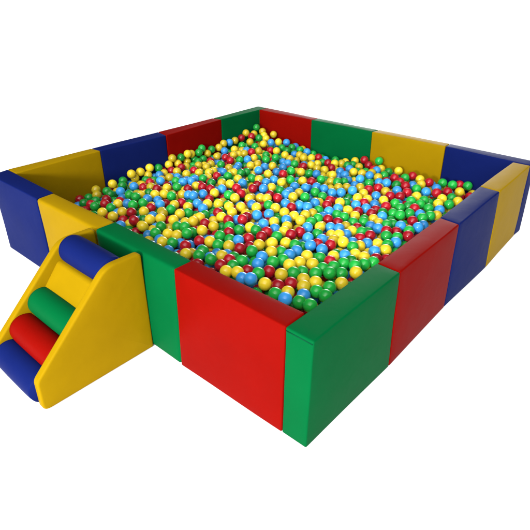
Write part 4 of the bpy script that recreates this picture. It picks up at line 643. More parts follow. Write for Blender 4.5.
2499,20044,1589,2, 23603,14527,1585,0, 14744,23945,1581,1, 3670,22905,1578,1, 21213,13268,1569,2, 4362,15078,1568,3, 23730,22769,1563,2, 22881,24130,1562,0,
15229,8940,1562,0, 14953,20361,1562,2, 13512,15172,1560,1, 20131,12870,1560,1, 9610,10333,1559,3, 8396,15019,1552,3, 23323,3866,1550,2, 13248,25641,1550,0,
15221,6337,1549,0, 21564,25096,1549,2, 13149,16792,1549,1, 20524,12384,1548,2, 18112,25089,1547,3, 22684,6209,1546,3, 17656,23377,1545,2, 21195,7632,1544,3,
25108,17238,1544,2, 2164,16456,1543,2, 8917,21577,1543,2, 20399,7223,1543,2, 11673,15735,1539,1, 20735,3926,1538,1, 13381,7240,1537,2, 16685,11481,1536,3,
22401,8745,1532,2, 19941,7662,1529,3, 9758,15846,1527,0, 12622,14387,1526,1, 19388,11774,1526,2, 5984,12628,1525,0, 2044,7095,1523,2, 11720,3242,1523,3,
18913,6420,1522,1, 11445,7939,1522,3, 15611,9455,1521,2, 16041,5054,1520,1, 4176,13392,1519,2, 10422,22937,1519,3, 16220,9596,1517,0, 21274,17895,1517,3,
22963,14570,1516,2, 23955,4055,1515,1, 9782,14759,1515,1, 6776,16077,1514,2, 23065,2175,1508,1, 24630,6141,1507,2, 15537,2922,1505,2, 18469,22581,1503,1,
22885,9719,1502,1, 25641,17559,1502,0, 14644,9762,1501,2, 12340,25165,1500,0, 25641,4505,1497,0, 3138,22488,1497,1, 14860,16165,1496,0, 19150,3706,1496,2,
17521,2090,1495,3, 21224,1598,1492,3, 13641,23969,1490,1, 15419,18889,1490,1, 12081,13692,1489,3, 2482,15738,1488,0, 13250,5894,1488,1, 4204,10069,1486,2,
13973,17446,1486,3, 8099,25158,1486,3, 23900,10552,1486,1, 15526,10401,1485,3, 5937,9238,1485,1, 5753,21852,1484,2, 21967,25641,1483,2, 22581,7733,1481,2,
1598,21992,1481,3, 9180,25641,1480,3, 9290,12001,1480,0, 12766,4425,1479,3, 17653,20287,1479,2, 11600,25641,1479,2, 4810,13584,1477,2, 6962,19153,1477,2,
8859,8039,1476,2, 24046,12177,1475,1, 9170,16823,1475,1, 18288,13058,1474,3, 24564,12555,1473,1, 15489,22768,1473,1, 19048,24147,1471,3, 19097,8230,1471,0,
11070,3854,1470,0, 21904,7609,1470,2, 24602,16572,1468,2, 9895,2537,1468,1, 16221,1598,1466,0, 19626,13364,1466,3, 20010,18957,1465,2, 13450,11070,1465,2,
6729,13927,1463,1, 5839,13604,1463,2, 7370,21505,1462,1, 3043,3090,1462,1, 9342,11083,1462,1, 11547,23949,1462,1, 21693,23084,1459,2, 20591,15021,1459,1,
10355,12990,1458,1, 23213,11976,1458,1, 25177,21932,1456,1, 6838,15134,1455,2, 8225,7118,1454,2, 22583,4557,1453,2, 17163,16345,1453,1, 3751,1598,1453,1,
7244,3663,1453,0, 9089,7384,1452,1, 19698,24114,1451,2, 11626,22028,1451,2, 17195,24324,1451,2, 2134,14664,1450,2, 12522,6014,1449,3, 16874,5725,1448,1,
10023,13928,1447,1, 17726,11987,1447,0, 19345,19969,1446,2, 9112,23283,1446,1, 15583,20548,1445,2, 20747,2841,1445,1, 8500,4576,1444,2, 14002,18329,1444,1,
8963,13928,1442,1, 2852,21452,1442,3, 5446,16711,1442,3, 7392,17063,1442,1, 25136,9096,1441,1, 22177,9709,1441,2, 4511,20933,1440,3, 6287,20014,1440,0,
12332,5416,1440,0, 25093,24533,1439,0, 13767,19643,1439,2, 25641,21080,1439,2, 2571,3530,1437,1, 15933,13267,1436,0, 8493,6070,1436,3, 18630,16325,1436,1,
9930,6858,1436,0, 25202,3574,1435,1, 16511,19057,1433,3, 3144,20413,1432,1, 11793,4618,1432,1, 22068,2810,1431,0, 10058,20622,1431,3, 8579,2132,1431,2,
19058,25144,1430,1, 6571,17585,1429,1, 22122,19087,1428,2, 12440,9183,1427,3, 6603,8285,1427,0, 8153,11960,1426,1, 24579,21466,1426,3, 16605,15291,1424,1,
15787,23942,1424,0, 3045,7433,1422,1, 10750,14636,1422,3, 18350,6768,1421,2, 14100,10029,1420,3, 10868,23400,1420,2, 6219,4472,1420,1, 17892,7442,1419,2,
2684,5678,1416,1, 3043,9615,1415,1, 1981,12780,1413,0, 18983,5016,1412,1, 23176,15999,1411,3, 12498,2194,1411,3, 24740,22381,1409,0, 4738,11880,1407,1,
24523,13224,1406,1, 16892,3091,1406,1, 2619,9090,1406,2, 16759,25206,1405,0, 25641,19389,1402,3, 16866,10476,1402,2, 9605,24118,1400,3, 22813,12998,1400,0,
10311,12322,1400,1, 10960,5384,1400,0, 7753,19960,1400,2, 10428,8252,1399,0, 13267,20643,1398,0, 11778,8566,1398,0, 15627,17794,1397,0, 24081,2588,1397,0,
15722,16490,1397,1, 18408,20562,1397,2, 6754,12116,1396,1, 25285,12121,1396,3, 19267,11161,1396,2, 23356,8788,1396,1, 20134,3034,1395,2, 11844,7016,1394,3,
23262,10832,1394,0, 14624,13346,1393,2, 5247,19570,1393,0, 11102,17172,1393,1, 25641,25448,1393,1, 6239,21475,1392,0, 16051,24703,1392,0, 21902,12579,1391,1,
11642,16776,1389,0, 17642,17376,1388,1, 7305,7672,1386,2, 24475,8429,1386,1, 6887,11297,1386,2, 19071,23156,1385,2, 1598,16161,1384,3, 23647,25641,1384,0,
13576,10452,1384,3, 14640,8767,1383,2, 2039,18254,1383,3, 23730,5413,1383,1, 11017,9271,1383,3, 22252,14713,1381,0, 10931,6530,1381,2, 24594,18608,1381,1,
22816,23007,1381,0, 8750,8631,1380,2, 20807,16943,1379,1, 20636,13341,1379,3, 12026,11839,1378,0, 11877,24705,1378,0, 21952,21082,1378,0, 22746,17552,1378,1,
11972,21454,1377,1, 20309,20530,1376,3, 5564,24613,1376,2, 24628,5473,1376,3, 19239,12817,1376,0, 4644,6336,1375,3, 5865,18205,1375,2, 21036,14275,1373,2,
23663,15370,1373,3, 1598,6396,1372,0, 17684,15127,1372,0, 20039,16257,1370,1, 11367,11594,1370,2, 9089,17416,1369,0, 25641,16149,1368,0, 14180,6101,1368,1,
4981,2514,1368,2, 13765,5438,1367,0, 15071,7536,1367,2, 10535,16724,1367,0, 6532,20841,1366,0, 5960,8304,1366,2, 11249,13847,1365,1, 11203,10231,1365,2,
22841,22372,1365,2, 7576,15737,1364,2, 19659,17760,1363,2, 10197,3398,1363,2, 3072,5117,1362,1, 5631,14207,1362,2, 5813,11483,1361,3, 25100,8020,1360,2,
14424,7656,1359,2, 24695,11555,1358,2, 14255,20347,1358,3, 1598,11075,1358,3, 24705,25641,1357,1, 15026,25169,1356,1, 20525,9598,1356,3, 12037,23505,1356,1,
1598,17294,1355,1, 10412,18158,1355,0, 9097,19485,1355,3, 12941,8280,1355,2, 20789,18490,1354,2, 8726,9800,1354,1, 5842,3755,1353,0, 25641,15520,1352,2,
3467,12930,1352,3, 7042,24619,1352,1, 14342,4556,1352,0, 17455,18893,1352,1, 12262,12859,1351,1, 14429,19638,1351,3, 12540,21743,1351,1, 13505,23379,1350,3,
8422,5255,1350,2, 25641,11334,1350,1, 1598,3932,1350,2, 1598,9182,1349,1, 4513,17328,1349,1, 17236,7091,1349,0, 25641,14470,1349,1, 3568,9220,1349,0,
16300,12197,1349,0, 19644,15207,1348,0, 17786,8430,1347,2, 25191,23911,1347,2, 25473,8566,1347,1, 16398,17127,1347,2, 4788,20099,1346,2, 14554,23048,1346,1,
17253,21663,1345,3, 17022,22691,1345,2, 12178,8115,1345,0, 8712,19958,1344,0, 3635,6180,1343,2, 8267,23182,1342,3, 23660,17504,1342,1, 13307,12473,1342,2,
9593,22146,1342,2, 10546,19781,1341,3, 19175,18206,1340,3, 7962,1598,1339,0, 1598,10450,1339,2, 3197,16564,1338,0, 8325,3341,1337,1, 18500,7527,1336,0,
5861,18998,1336,0, 17871,16814,1335,2, 1598,9810,1335,0, 3570,15376,1334,1, 19562,1598,1334,0, 15267,12497,1333,1, 23435,9494,1333,3, 18503,16917,1333,0,
17575,11121,1333,1, 18214,11035,1333,0, 7377,11693,1332,3, 1598,13359,1331,2, 8055,13205,1331,2, 14703,21370,1330,3, 16469,24107,1330,1, 4909,7993,1329,1,
21169,10462,1329,2, 17956,16063,1329,2, 5629,2501,1328,2, 5641,5997,1328,2, 6106,16029,1327,0, 14826,5591,1327,1, 7944,4192,1326,1, 3098,10572,1326,0,
23567,18675,1326,1, 9700,25221,1326,0, 7943,16786,1326,1, 25641,12986,1325,1, 6749,13262,1325,3, 2640,18540,1324,3, 10489,6055,1324,3, 5299,12774,1324,1,
9182,9106,1323,1, 24610,4860,1323,0, 5130,10923,1322,1, 2584,4689,1322,2, 3978,12331,1321,2, 6340,23938,1321,0, 15248,10934,1321,0, 19332,18869,1321,2,
14296,15410,1320,3, 23335,20416,1319,3, 2902,2056,1319,3, 18169,14246,1319,1, 11802,18411,1319,3, 8018,22258,1319,0, 9698,13035,1317,3, 17546,5503,1315,1,
6103,7157,1314,2, 10268,2073,1314,1, 25194,9916,1314,1, 20934,16285,1314,0, 20038,18301,1312,1, 2051,13968,1312,2, 22602,12134,1311,2, 23131,5748,1310,0,
10175,9563,1309,1, 3925,3647,1308,3, 7845,10791,1308,1, 19186,21714,1308,2, 4779,21835,1308,3, 21574,17287,1307,3, 6585,9915,1307,1, 7420,9217,1307,0,
14600,10430,1307,0, 16943,17962,1307,3, 23692,12698,1307,3, 15627,21369,1306,1, 3907,5168,1306,0, 12259,10404,1306,1, 13298,18752,1306,1, 10680,25641,1305,1,
11731,1598,1305,2, 4030,16237,1305,2, 22157,22049,1304,1, 21557,15355,1304,1, 3479,11956,1303,1, 4799,15619,1303,1, 21815,15934,1302,2, 19121,17110,1301,0,
16637,7645,1301,0, 18337,18746,1301,1, 15337,4598,1300,1, 13515,9428,1300,1, 20740,8071,1299,0, 13869,16776,1298,2, 4553,14156,1298,0, 22300,11229,1297,2,
2064,19429,1297,1, 5867,15170,1297,2, 19271,9078,1296,0, 2014,11888,1296,2, 22406,16921,1296,2, 17044,17344,1295,3, 9821,18383,1295,3, 15022,1598,1294,3,
9769,17490,1294,2, 21664,8180,1293,1, 4312,2439,1292,0, 22104,13659,1292,0, 14885,4169,1292,2, 24217,15726,1292,2, 19644,16788,1292,2, 17780,10033,1292,2,
9610,19014,1292,1, 14146,2443,1291,1, 24226,21955,1288,1, 25641,2640,1288,1, 2605,16886,1288,3, 2822,12209,1286,3, 7879,6195,1286,2, 12335,18008,1285,3,
11445,2192,1285,1, 14031,25273,1285,1, 11519,10770,1284,3, 17368,9508,1283,2, 22291,1598,1282,1, 16820,12771,1282,1, 24642,7558,1281,2, 18126,3929,1281,3,
1598,4641,1280,2, 16059,2492,1279,1, 6492,5415,1278,0, 23810,24542,1277,3, 14377,11843,1276,0, 23915,20179,1275,0, 16823,1598,1274,1, 6662,10618,1273,0,
17593,3590,1273,2, 15014,14485,1273,1, 1598,2774,1273,2, 7092,5087,1272,2, 1598,5796,1268,3, 25175,18258,1267,2, 24577,13984,1267,0, 5961,3119,1266,1,
17950,1598,1266,1, 18094,21456,1266,3, 9346,6022,1266,2, 14101,3482,1265,0, 7124,2118,1265,0, 15224,22170,1265,0, 23049,15166,1265,1, 7261,18187,1264,2,
17134,20595,1264,3, 18364,9570,1263,0, 25154,23200,1263,0, 6731,6549,1262,1, 9677,7933,1261,0, 15045,13864,1260,1, 18423,13634,1260,0, 21498,13766,1259,1,
9964,8973,1257,2, 4063,18734,1257,1, 8238,15841,1255,3, 3700,10345,1254,3, 7281,22895,1254,1, 8768,24193,1252,0, 5474,4349,1252,2, 13155,2395,1251,1,
10131,21444,1250,1, 5449,5052,1250,1, 5166,18428,1248,2, 5531,6605,1248,1, 12365,22883,1245,2, 8499,18239,1245,3, 5205,7164,1245,0, 12374,20298,1244,1,
3846,19819,1242,3, 16911,3686,1240,3, 15021,3496,1240,1, 19399,15832,1240,2, 7337,14122,1239,2, 18271,15452,1239,0, 19511,20546,1237,0, 21753,11675,1236,0,
6821,23551,1236,0, 9792,4377,1236,3, 11363,20401,1235,1, 16444,9105,1235,0, 24135,9464,1234,2, 17213,14021,1234,2, 20660,19093,1232,2, 16124,20316,1232,2,
7803,18637,1230,3, 2084,1777,1229,1, 13881,8141,1229,3, 12918,23261,1228,2, 23552,13646,1227,2, 13590,22345,1226,3, 16039,5801,1225,2, 10877,19203,1224,3,
20463,13987,1222,2, 16535,4740,1222,3, 22461,16008,1220,2, 15549,7089,1219,3, 10042,5558,1219,2, 23395,19786,1218,3, 24556,20398,1217,0, 11966,9832,1217,1,
10243,22414,1213,2, 14524,24838,1211,1, 2076,5416,1211,3, 16662,2547,1210,0, 15488,8007,1208,2, 20590,10676,1208,2, 6992,4425,1206,1, 14285,1598,1206,1,
12510,3744,1206,0, 2727,8354,1205,0, 10351,10407,1204,1, 16591,21352,1202,0, 15751,8625,1200,3, 15034,19341,1200,2, 16371,22046,1198,1, 16037,10161,1194,0,
4443,7175,1190,2, 20674,19727,1189,2, 5246,12153,1184,2, 4908,3956,1184,3, 21409,11068,1184,1, 16200,23201,1181,0, 11177,3248,1169,0, 5006,10090,1168,2,
8116,8961,1164,2, 15758,25641,1159,1, 14929,2590,1155,1, 14479,6853,1152,2, 22953,14027,1149,2, 17086,13346,1143,3, 8319,7628,1142,1, 9230,3017,1142,1,
11581,6069,1126,0, 21126,11659,1124,1, 15104,23233,1122,3, 12636,24267,1119,1, 10388,4576,1116,1, 7133,7128,1112,1, 10861,7875,1103,0, 2483,10678,1097,3,
4104,8342,1082,0, 4441,4790,1072,0, 7252,3003,1041,2, 3829,4441,994,3, 6270,2531,879,3, 4340,3968,879,3, 1949,3632,879,3, 2856,6584,879,3,
2974,2481,879,2, 3238,4302,879,3, 1598,7006,879,0, 2111,4427,879,1, 4012,5711,879,2, 1598,5160,879,3, 4597,3187,879,0, 3972,2846,879,3,
4112,1598,879,2, 3387,1598,879,1, 3767,2102,879,3, 3056,5914,879,1, 5479,3182,879,0, 2851,3741,879,1, 3479,5335,879,2, 5692,1598,879,1,
2478,2112,879,2, 1598,1598,879,2, 3475,3448,879,2, 5262,2056,879,1, 2075,6006,879,3, 2372,2743,879,3, 6582,1598,879,2,
]

scene = bpy.context.scene
COL = scene.collection

# ------------------------------------------------------------------ materials
def nodes_of(name):
    m = bpy.data.materials.new(name); m.use_nodes = True
    nt = m.node_tree
    return m, nt, nt.nodes['Principled BSDF']

def vinyl(name, col, rough=0.40):
    """coated tarpaulin vinyl over foam: fine grain, soft wrinkles, faint tone shifts"""
    m, nt, p = nodes_of(name)
    N = nt.nodes; Lk = nt.links
    tc = N.new('ShaderNodeTexCoord')
    n1 = N.new('ShaderNodeTexNoise'); n1.inputs['Scale'].default_value = 5.0; n1.inputs['Detail'].default_value = 3
    Lk.new(tc.outputs['Object'], n1.inputs['Vector'])
    ramp = N.new('ShaderNodeMapRange')
    ramp.inputs['From Min'].default_value = 0.3; ramp.inputs['From Max'].default_value = 0.7
    ramp.inputs['To Min'].default_value = 0.95; ramp.inputs['To Max'].default_value = 1.04
    Lk.new(n1.outputs['Fac'], ramp.inputs['Value'])
    mix = N.new('ShaderNodeVectorMath'); mix.operation = 'SCALE'
    mix.inputs[0].default_value = col
    Lk.new(ramp.outputs['Result'], mix.inputs['Scale'])
    Lk.new(mix.outputs['Vector'], p.inputs['Base Color'])
    n2 = N.new('ShaderNodeTexNoise'); n2.inputs['Scale'].default_value = 12.0; n2.inputs['Detail'].default_value = 4
    Lk.new(tc.outputs['Object'], n2.inputs['Vector'])
    rr = N.new('ShaderNodeMapRange')
    rr.inputs['To Min'].default_value = rough - 0.03; rr.inputs['To Max'].default_value = rough + 0.05
    Lk.new(n2.outputs['Fac'], rr.inputs['Value']); Lk.new(rr.outputs['Result'], p.inputs['Roughness'])
    grain = N.new('ShaderNodeTexNoise'); grain.inputs['Scale'].default_value = 420.0; grain.inputs['Detail'].default_value = 2
    Lk.new(tc.outputs['Object'], grain.inputs['Vector'])
    wr = N.new('ShaderNodeTexNoise'); wr.inputs['Scale'].default_value = 7.0; wr.inputs['Detail'].default_value = 2
    wr.inputs['Distortion'].default_value = 0.6
    Lk.new(tc.outputs['Object'], wr.inputs['Vector'])
    b1 = N.new('ShaderNodeBump'); b1.inputs['Strength'].default_value = 0.12; b1.inputs['Distance'].default_value = 0.002
    Lk.new(grain.outputs['Fac'], b1.inputs['Height'])
    b2 = N.new('ShaderNodeBump'); b2.inputs['Strength'].default_value = 0.09; b2.inputs['Distance'].default_value = 0.02
    Lk.new(wr.outputs['Fac'], b2.inputs['Height']); Lk.new(b1.outputs['Normal'], b2.inputs['Normal'])
    Lk.new(b2.outputs['Normal'], p.inputs['Normal'])
    p.inputs['Specular IOR Level'].default_value = 0.008
    return m

def ball_plastic(name, col):
    """thin glossy polyethylene, every ball a slightly different tone"""
    m, nt, p = nodes_of(name)
    N = nt.nodes; Lk = nt.links
    geo = N.new('ShaderNodeNewGeometry')
    vary = N.new('ShaderNodeMapRange')
    vary.inputs['To Min'].default_value = 0.66; vary.inputs['To Max'].default_value = 1.16
    Lk.new(geo.outputs['Random Per Island'], vary.inputs['Value'])
    oi = N.new('ShaderNodeObjectInfo')
    v2 = N.new('ShaderNodeMapRange')
    v2.inputs['To Min'].default_value = 0.80; v2.inputs['To Max'].default_value = 1.18
    Lk.new(oi.outputs['Random'], v2.inputs['Value'])
    mu = N.new('ShaderNodeMath'); mu.operation = 'MULTIPLY'
    Lk.new(vary.outputs['Result'], mu.inputs[0]); Lk.new(v2.outputs['Result'], mu.inputs[1])
    sc = N.new('ShaderNodeVectorMath'); sc.operation = 'SCALE'; sc.inputs[0].default_value = col
    Lk.new(mu.outputs['Value'], sc.inputs['Scale'])
    Lk.new(sc.outputs['Vector'], p.inputs['Base Color'])
    p.inputs['Roughness'].default_value = 0.15
    p.inputs['Specular IOR Level'].default_value = 0.36
    p.inputs['Subsurface Weight'].default_value = 0.25
    p.inputs['Subsurface Radius'].default_value = (0.02, 0.02, 0.02)
    tc = N.new('ShaderNodeTexCoord')
    n = N.new('ShaderNodeTexNoise'); n.inputs['Scale'].default_value = 30.0
    Lk.new(tc.outputs['Object'], n.inputs['Vector'])
    b = N.new('ShaderNodeBump'); b.inputs['Strength'].default_value = 0.15; b.inputs['Distance'].default_value = 0.004
    Lk.new(n.outputs['Fac'], b.inputs['Height']); Lk.new(b.outputs['Normal'], p.inputs['Normal'])
    return m

VINYL = {
    'red':    vinyl('vinyl_red',    (0.165, 0.0024, 0.0012)),
    'green':  vinyl('vinyl_green',  (0.0006, 0.080, 0.0205)),
    'blue':   vinyl('vinyl_blue',   (0.0042, 0.0095, 0.076)),
    'yellow': vinyl('vinyl_yellow', (0.250, 0.150, 0.0016)),
}
SEAM = {
    'green': vinyl('vinyl_green_seam', (0.002, 0.050, 0.020)),
}
PLASTIC = {
    'red':    ball_plastic('plastic_red',    (0.370, 0.007, 0.016)),
    'yellow': ball_plastic('plastic_yellow', (0.640, 0.480, 0.022)),
    'green':  ball_plastic('plastic_green',  (0.012, 0.310, 0.040)),
    'blue':   ball_plastic('plastic_blue',   (0.036, 0.265, 0.620)),
}

def link(name, me, parent=None):
    o = bpy.data.objects.new(name, me); COL.objects.link(o)
    if parent: o.parent = parent
    return o

def tag(o, label, cat, group=None):
    o['label'] = label; o['category'] = cat
    if group: o['group'] = group
    return o

def bm_mesh(name, bm, mats, smooth=True):
    me = bpy.data.meshes.new(name)
    bmesh.ops.recalc_face_normals(bm, faces=bm.faces)
    bm.to_mesh(me); bm.free()
    for m in mats: me.materials.append(m)
    if smooth: me.polygons.foreach_set('use_smooth', [True]*len(me.polygons))
    return me

# ------------------------------------------------------------------ foam blocks
def axis_samples(l, r, n):
    """positions along one edge, dense in the two rounded ends"""
    a = [-l/2 + r*(1-math.cos(k*math.pi/8)) for k in range(4)]
    mid = [(-l/2 + r) + (l-2*r)*k/n for k in range(n+1)]
    return a + mid + [-x for x in reversed(a)]

def soft_block(corners, r, puff, seed, top_round=0.0):
    """a foam block: eight corner points (bottom 4 then top 4, in ring order), rounded edges
    and faces that swell a little, as stuffed vinyl does"""
    c = [Vector(p) for p in corners]
    lx = ((c[1]-c[0]).length + (c[5]-c[4]).length)/2
    ly = ((c[3]-c[0]).length + (c[7]-c[4]).length)/2
    lz = (c[4]-c[0]).length
    L3 = (lx, ly, lz)
    rng = np.random.default_rng(seed)
    ph = rng.uniform(0, 6.28, 9)
    sx, sy, sz = axis_samples(lx, r, 14), axis_samples(ly, r, 5), axis_samples(lz, r, 12)
    bm = bmesh.new(); cache = {}
    def world(q):
        u, v, w = (q[i]/L3[i] + 0.5 for i in range(3))
        b = (c[0]*(1-u) + c[1]*u)*(1-v) + (c[3]*(1-u) + c[2]*u)*v
        t = (c[4]*(1-u) + c[5]*u)*(1-v) + (c[7]*(1-u) + c[6]*u)*v
        return b*(1-w) + t*w
    def vert(i, j, k):
        if (i, j, k) in cache: return cache[(i, j, k)]
        q = Vector((sx[i], sy[j], sz[k]))
        core = Vector([max(-L3[a]/2+r, min(L3[a]/2-r, q[a])) for a in range(3)])
        d = q - core
        n = d.normalized() if d.length > 1e-9 else Vector((0, 0, 1))
        p = core + n*r
        f = [max(0.0, 1-(abs(core[a])/(L3[a]/2-r))**2.5) for a in range(3)]
        # swelling, none on the end faces that butt against the neighbours
        sw = puff*(abs(n.y)*f[0]*f[2] + 0.5*abs(n.z)*f[0]*f[1] + 0.25*abs(n.x)*f[1]*f[2])
        wob = 0.0011*(math.sin(9*q.x+ph[0]) * math.sin(8*q.z+ph[1]) + 0.6*math.sin(17*q.z+5*q.x+ph[2]))
        p = p + n*(sw + wob*abs(n.y))
        if n.z < -0.5: p.z = max(p.z, -lz/2)
        cache[(i, j, k)] = bm.verts.new(world(p))
        return cache[(i, j, k)]
    nx, ny, nz = len(sx)-1, len(sy)-1, len(sz)-1
    def quad(a, b, c_, d): bm.faces.new((vert(*a), vert(*b), vert(*c_), vert(*d)))
    for i in range(nx):
        for j in range(ny):
            for k in (0, nz): quad((i,j,k),(i+1,j,k),(i+1,j+1,k),(i,j+1,k))
        for k in range(nz):
            for j in (0, ny): quad((i,j,k),(i+1,j,k),(i+1,j,k+1),(i,j,k+1))
    for j in range(ny):
        for k in range(nz):
            for i in (0, nx): quad((i,j,k),(i,j+1,k),(i,j+1,k+1),(i,j,k+1))
    return bm

BLOCKS = {
 'front': [('blue',   'blue foam block at far left end of front wall, left of the yellow steps'),
           ('yellow', 'yellow front wall foam block partly hidden behind the yellow steps'),
           ('green',  'green front wall foam block right of the steps, beside the red one'),
           ('red',    'bright red foam block of front wall between two green blocks')],
 'right': [('green',  'green foam block at the nearest corner of the pit, its narrow end showing'),
           ('red',    'dark red foam block of right wall between green and blue blocks'),
           ('blue',   'blue foam block of right wall between red and yellow blocks'),
           ('yellow', 'yellow foam block of right wall beside the far right corner')],
 'back':  [('red',    'red foam block of back wall next to the far corner'),
           ('green',  'green foam block of back wall between red and yellow ones'),
           ('yellow', 'yellow foam block of back wall between green and blue ones'),
           ('blue',   'blue foam block of back wall at the right corner, behind yellow block')],
 'left':  [('yellow', 'yellow foam block of left wall touching the blue front left corner block'),
           ('blue',   'blue foam block of left wall between yellow and red ones'),
           ('red',    'red foam block of left wall between blue and green ones'),
           ('green',  'green foam block of left wall at the far corner of the pit')],
}
GAP = 0.0012
seed = 0
for wall, items in BLOCKS.items():
    nd = WALLS[wall]
    for k, (colour, label) in enumerate(items):
        a = [Vector(p) for p in nd[k]]; b = [Vector(p) for p in nd[k+1]]
        d = (b[0]-a[0]).normalized()*GAP
        a = [p + d for p in a]; b = [p - d for p in b]
        # ring order: outer a, outer b, inner b, inner a
        corners = [a[0], b[0], b[1], a[1], a[2], b[2], b[3], a[3]]
        base = (a[0]+b[0]+b[1]+a[1])/4; base.z = 0
        corners = [p - base for p in corners]
        seed += 1
        rr = 0.020 if (wall, colour) in (('front', 'green'), ('front', 'yellow')) else 0.0085
        bm = soft_block(corners, rr, 0.006, seed)
        o = link('foam_block', bm_mesh('foam_block', bm, [VINYL[colour]]))
        o.location = base
        tag(o, label, 'foam block', 'padded wall blocks of the ball pit')
        if wall == 'right' and k == 0:
            # the stitched lid edge that shows along the top of the near end
            p0 = corners[7]; p1 = corners[4]
            e = (p1-p0).normalized(); out = Vector((0, -1, 0))
            bm = bmesh.new()
            q0 = p0 + e*0.004 + Vector((0, -0.0002, -0.0145)); q1 = p1 - e*0.004 + Vector((0, -0.0002, -0.0145))
            vs = []
            for q in (q0, q1):
                ring = []
                for s in range(8):
                    an = s*math.pi/4
                    ring.append(bm.verts.new(q + Vector((0, math.cos(an)*0.0022, math.sin(an)*0.0026))))
                vs.append(ring)
            for s in range(8): bm.faces.new((vs[0][s], vs[0][(s+1)%8], vs[1][(s+1)%8], vs[1][s]))
            bm.faces.new(vs[0]); bm.faces.new(list(reversed(vs[1])))
            sm = link('seam', bm_mesh('seam', bm, [SEAM['green']]), o)
            sm['label'] = 'dark stitched seam under the top edge'

# ------------------------------------------------------------------ step unit
X0, X1 = 1.970*S, 2.648*S            # outer faces of the two side panels
TH = 0.052*S*1.25
steps = bpy.data.objects.new('foam_steps', None); COL.objects.link(steps)
steps.location = ((X0+X1)/2, -0.5*S, 0)
tag(steps, 'yellow foam step unit with blue, red and green rolls leaning on the front wall', 'steps')
OFF = -Vector(steps.location)

def fillet(poly, radii, n=7):
    out = []
    for i, (p, r) in enumerate(zip(poly, radii)):
        p = Vector(p); a = Vector(poly[i-1]); b = Vector(poly[(i+1) % len(poly)])
        u = (a-p).normalized(); v = (b-p).normalized()
        if r <= 0: out.append(p); continue
        half = u.angle(v)/2
        t = min(r/math.tan(half), (a-p).length*0.48, (b-p).length*0.48)
        s, e = p+u*t, p+v*t
        for k in range(n+1):
            w = k/n
            out.append(s*(1-w)**2 + p*2*w*(1-w) + e*w*w)
    return out

PROF = [(-0.012, 0.0), (-0.012, 0.862), (-0.305, 0.868), (-0.935, 0.255), (-0.940, 0.0)]
PROF = [(y*S, z*S) for y, z in PROF]
outline = fillet(PROF, [0.012, 0.025, 0.13, 0.05, 0.035])

def panel(xa, xb):
    """padded side panel: the outline with rolled edges and slightly swollen faces"""
    bm = bmesh.new()
    cen = Vector((sum(p.x for p in outline)/len(outline), sum(p.y for p in outline)/len(outline)))
    r = 0.011; th = xb-xa
    rings = []
    def ring(inset, x):
        vs = []
        n = len(outline)
        for i, p in enumerate(outline):
            a, b = outline[i-1], outline[(i+1) % n]
            tdir = (b-a); tdir = tdir.normalized() if tdir.length > 1e-9 else Vector((1, 0))
            nrm = Vector((tdir.y, -tdir.x))
            if (cen-p).dot(nrm) < 0: nrm = -nrm
            q = p + nrm*inset
            vs.append(bm.verts.new((x, q.x, max(q.y, 0.0)) ))
        return vs
    steps_ = 5
    for k in range(steps_+1):
        an = k/steps_*math.pi/2
        rings.append(ring(r*(1-math.sin(an)), xa + r*(1-math.cos(an))))
    for k in range(steps_+1):
        an = k/steps_*math.pi/2
        rings.append(ring(r*(1-math.cos(an)), xb - r*(1-math.sin(an))))
    n = len(outline)
    for a, b in zip(rings, rings[1:]):
        for i in range(n): bm.faces.new((a[i], a[(i+1)%n], b[(i+1)%n], b[i]))
    # faces: shrink towards the middle, bulging
    for side, rg, sgn in ((0, rings[0], -1), (1, rings[-1], 1)):
        prev = rg; base = [v.co.copy() for v in rg]
        for w, bul in ((0.06, 0.0012), (0.18, 0.0028), (0.4, 0.0045), (0.7, 0.0055)):
            cur = []
            for co in base:
                y = co.y*(1-w) + cen.x*w; z = co.z*(1-w) + cen.y*w
                cur.append(bm.verts.new((co.x + sgn*bul, y, z)))
            for i in range(n): bm.faces.new((prev[i], prev[(i+1)%n], cur[(i+1)%n], cur[i]))
            prev = cur
        c0 = bm.verts.new((base[0].x + sgn*0.006, cen.x, cen.y))
        for i in range(n): bm.faces.new((prev[i], prev[(i+1)%n], c0))
    bmesh.ops.translate(bm, verts=bm.verts, vec=OFF)
    return bm

link('side_panel', bm_mesh('side_panel', panel(X0, X0+TH), [VINYL['yellow']]), steps)
link('side_panel', bm_mesh('side_panel', panel(X1-TH, X1), [VINYL['yellow']]), steps)

# solid core under the rolls
core = [(-0.016, 0.01), (-0.016, 0.715), (-0.365, 0.715), (-0.52, 0.530), (-0.82, 0.19), (-0.82, 0.01)]
bm = bmesh.new()
ra = [bm.verts.new(Vector((X0+TH-0.004, y*S, z*S))+OFF) for y, z in core]
rb = [bm.verts.new(Vector((X1-TH+0.004, y*S, z*S))+OFF) for y, z in core]
for i in range(len(core)): bm.faces.new((ra[i], ra[(i+1)%len(core)], rb[(i+1)%len(core)], rb[i]))
bm.faces.new(ra); bm.faces.new(list(reversed(rb)))
bm.edges.ensure_lookup_table()
lip = [e for e in bm.edges if abs(e.verts[0].co.x-e.verts[1].co.x) > 0.1]
bmesh.ops.bevel(bm, geom=lip, offset=0.012, segments=4, profile=0.5, affect='EDGES')
link('padded_base', bm_mesh('padded_base', bm, [VINYL['yellow']], smooth=False), steps)

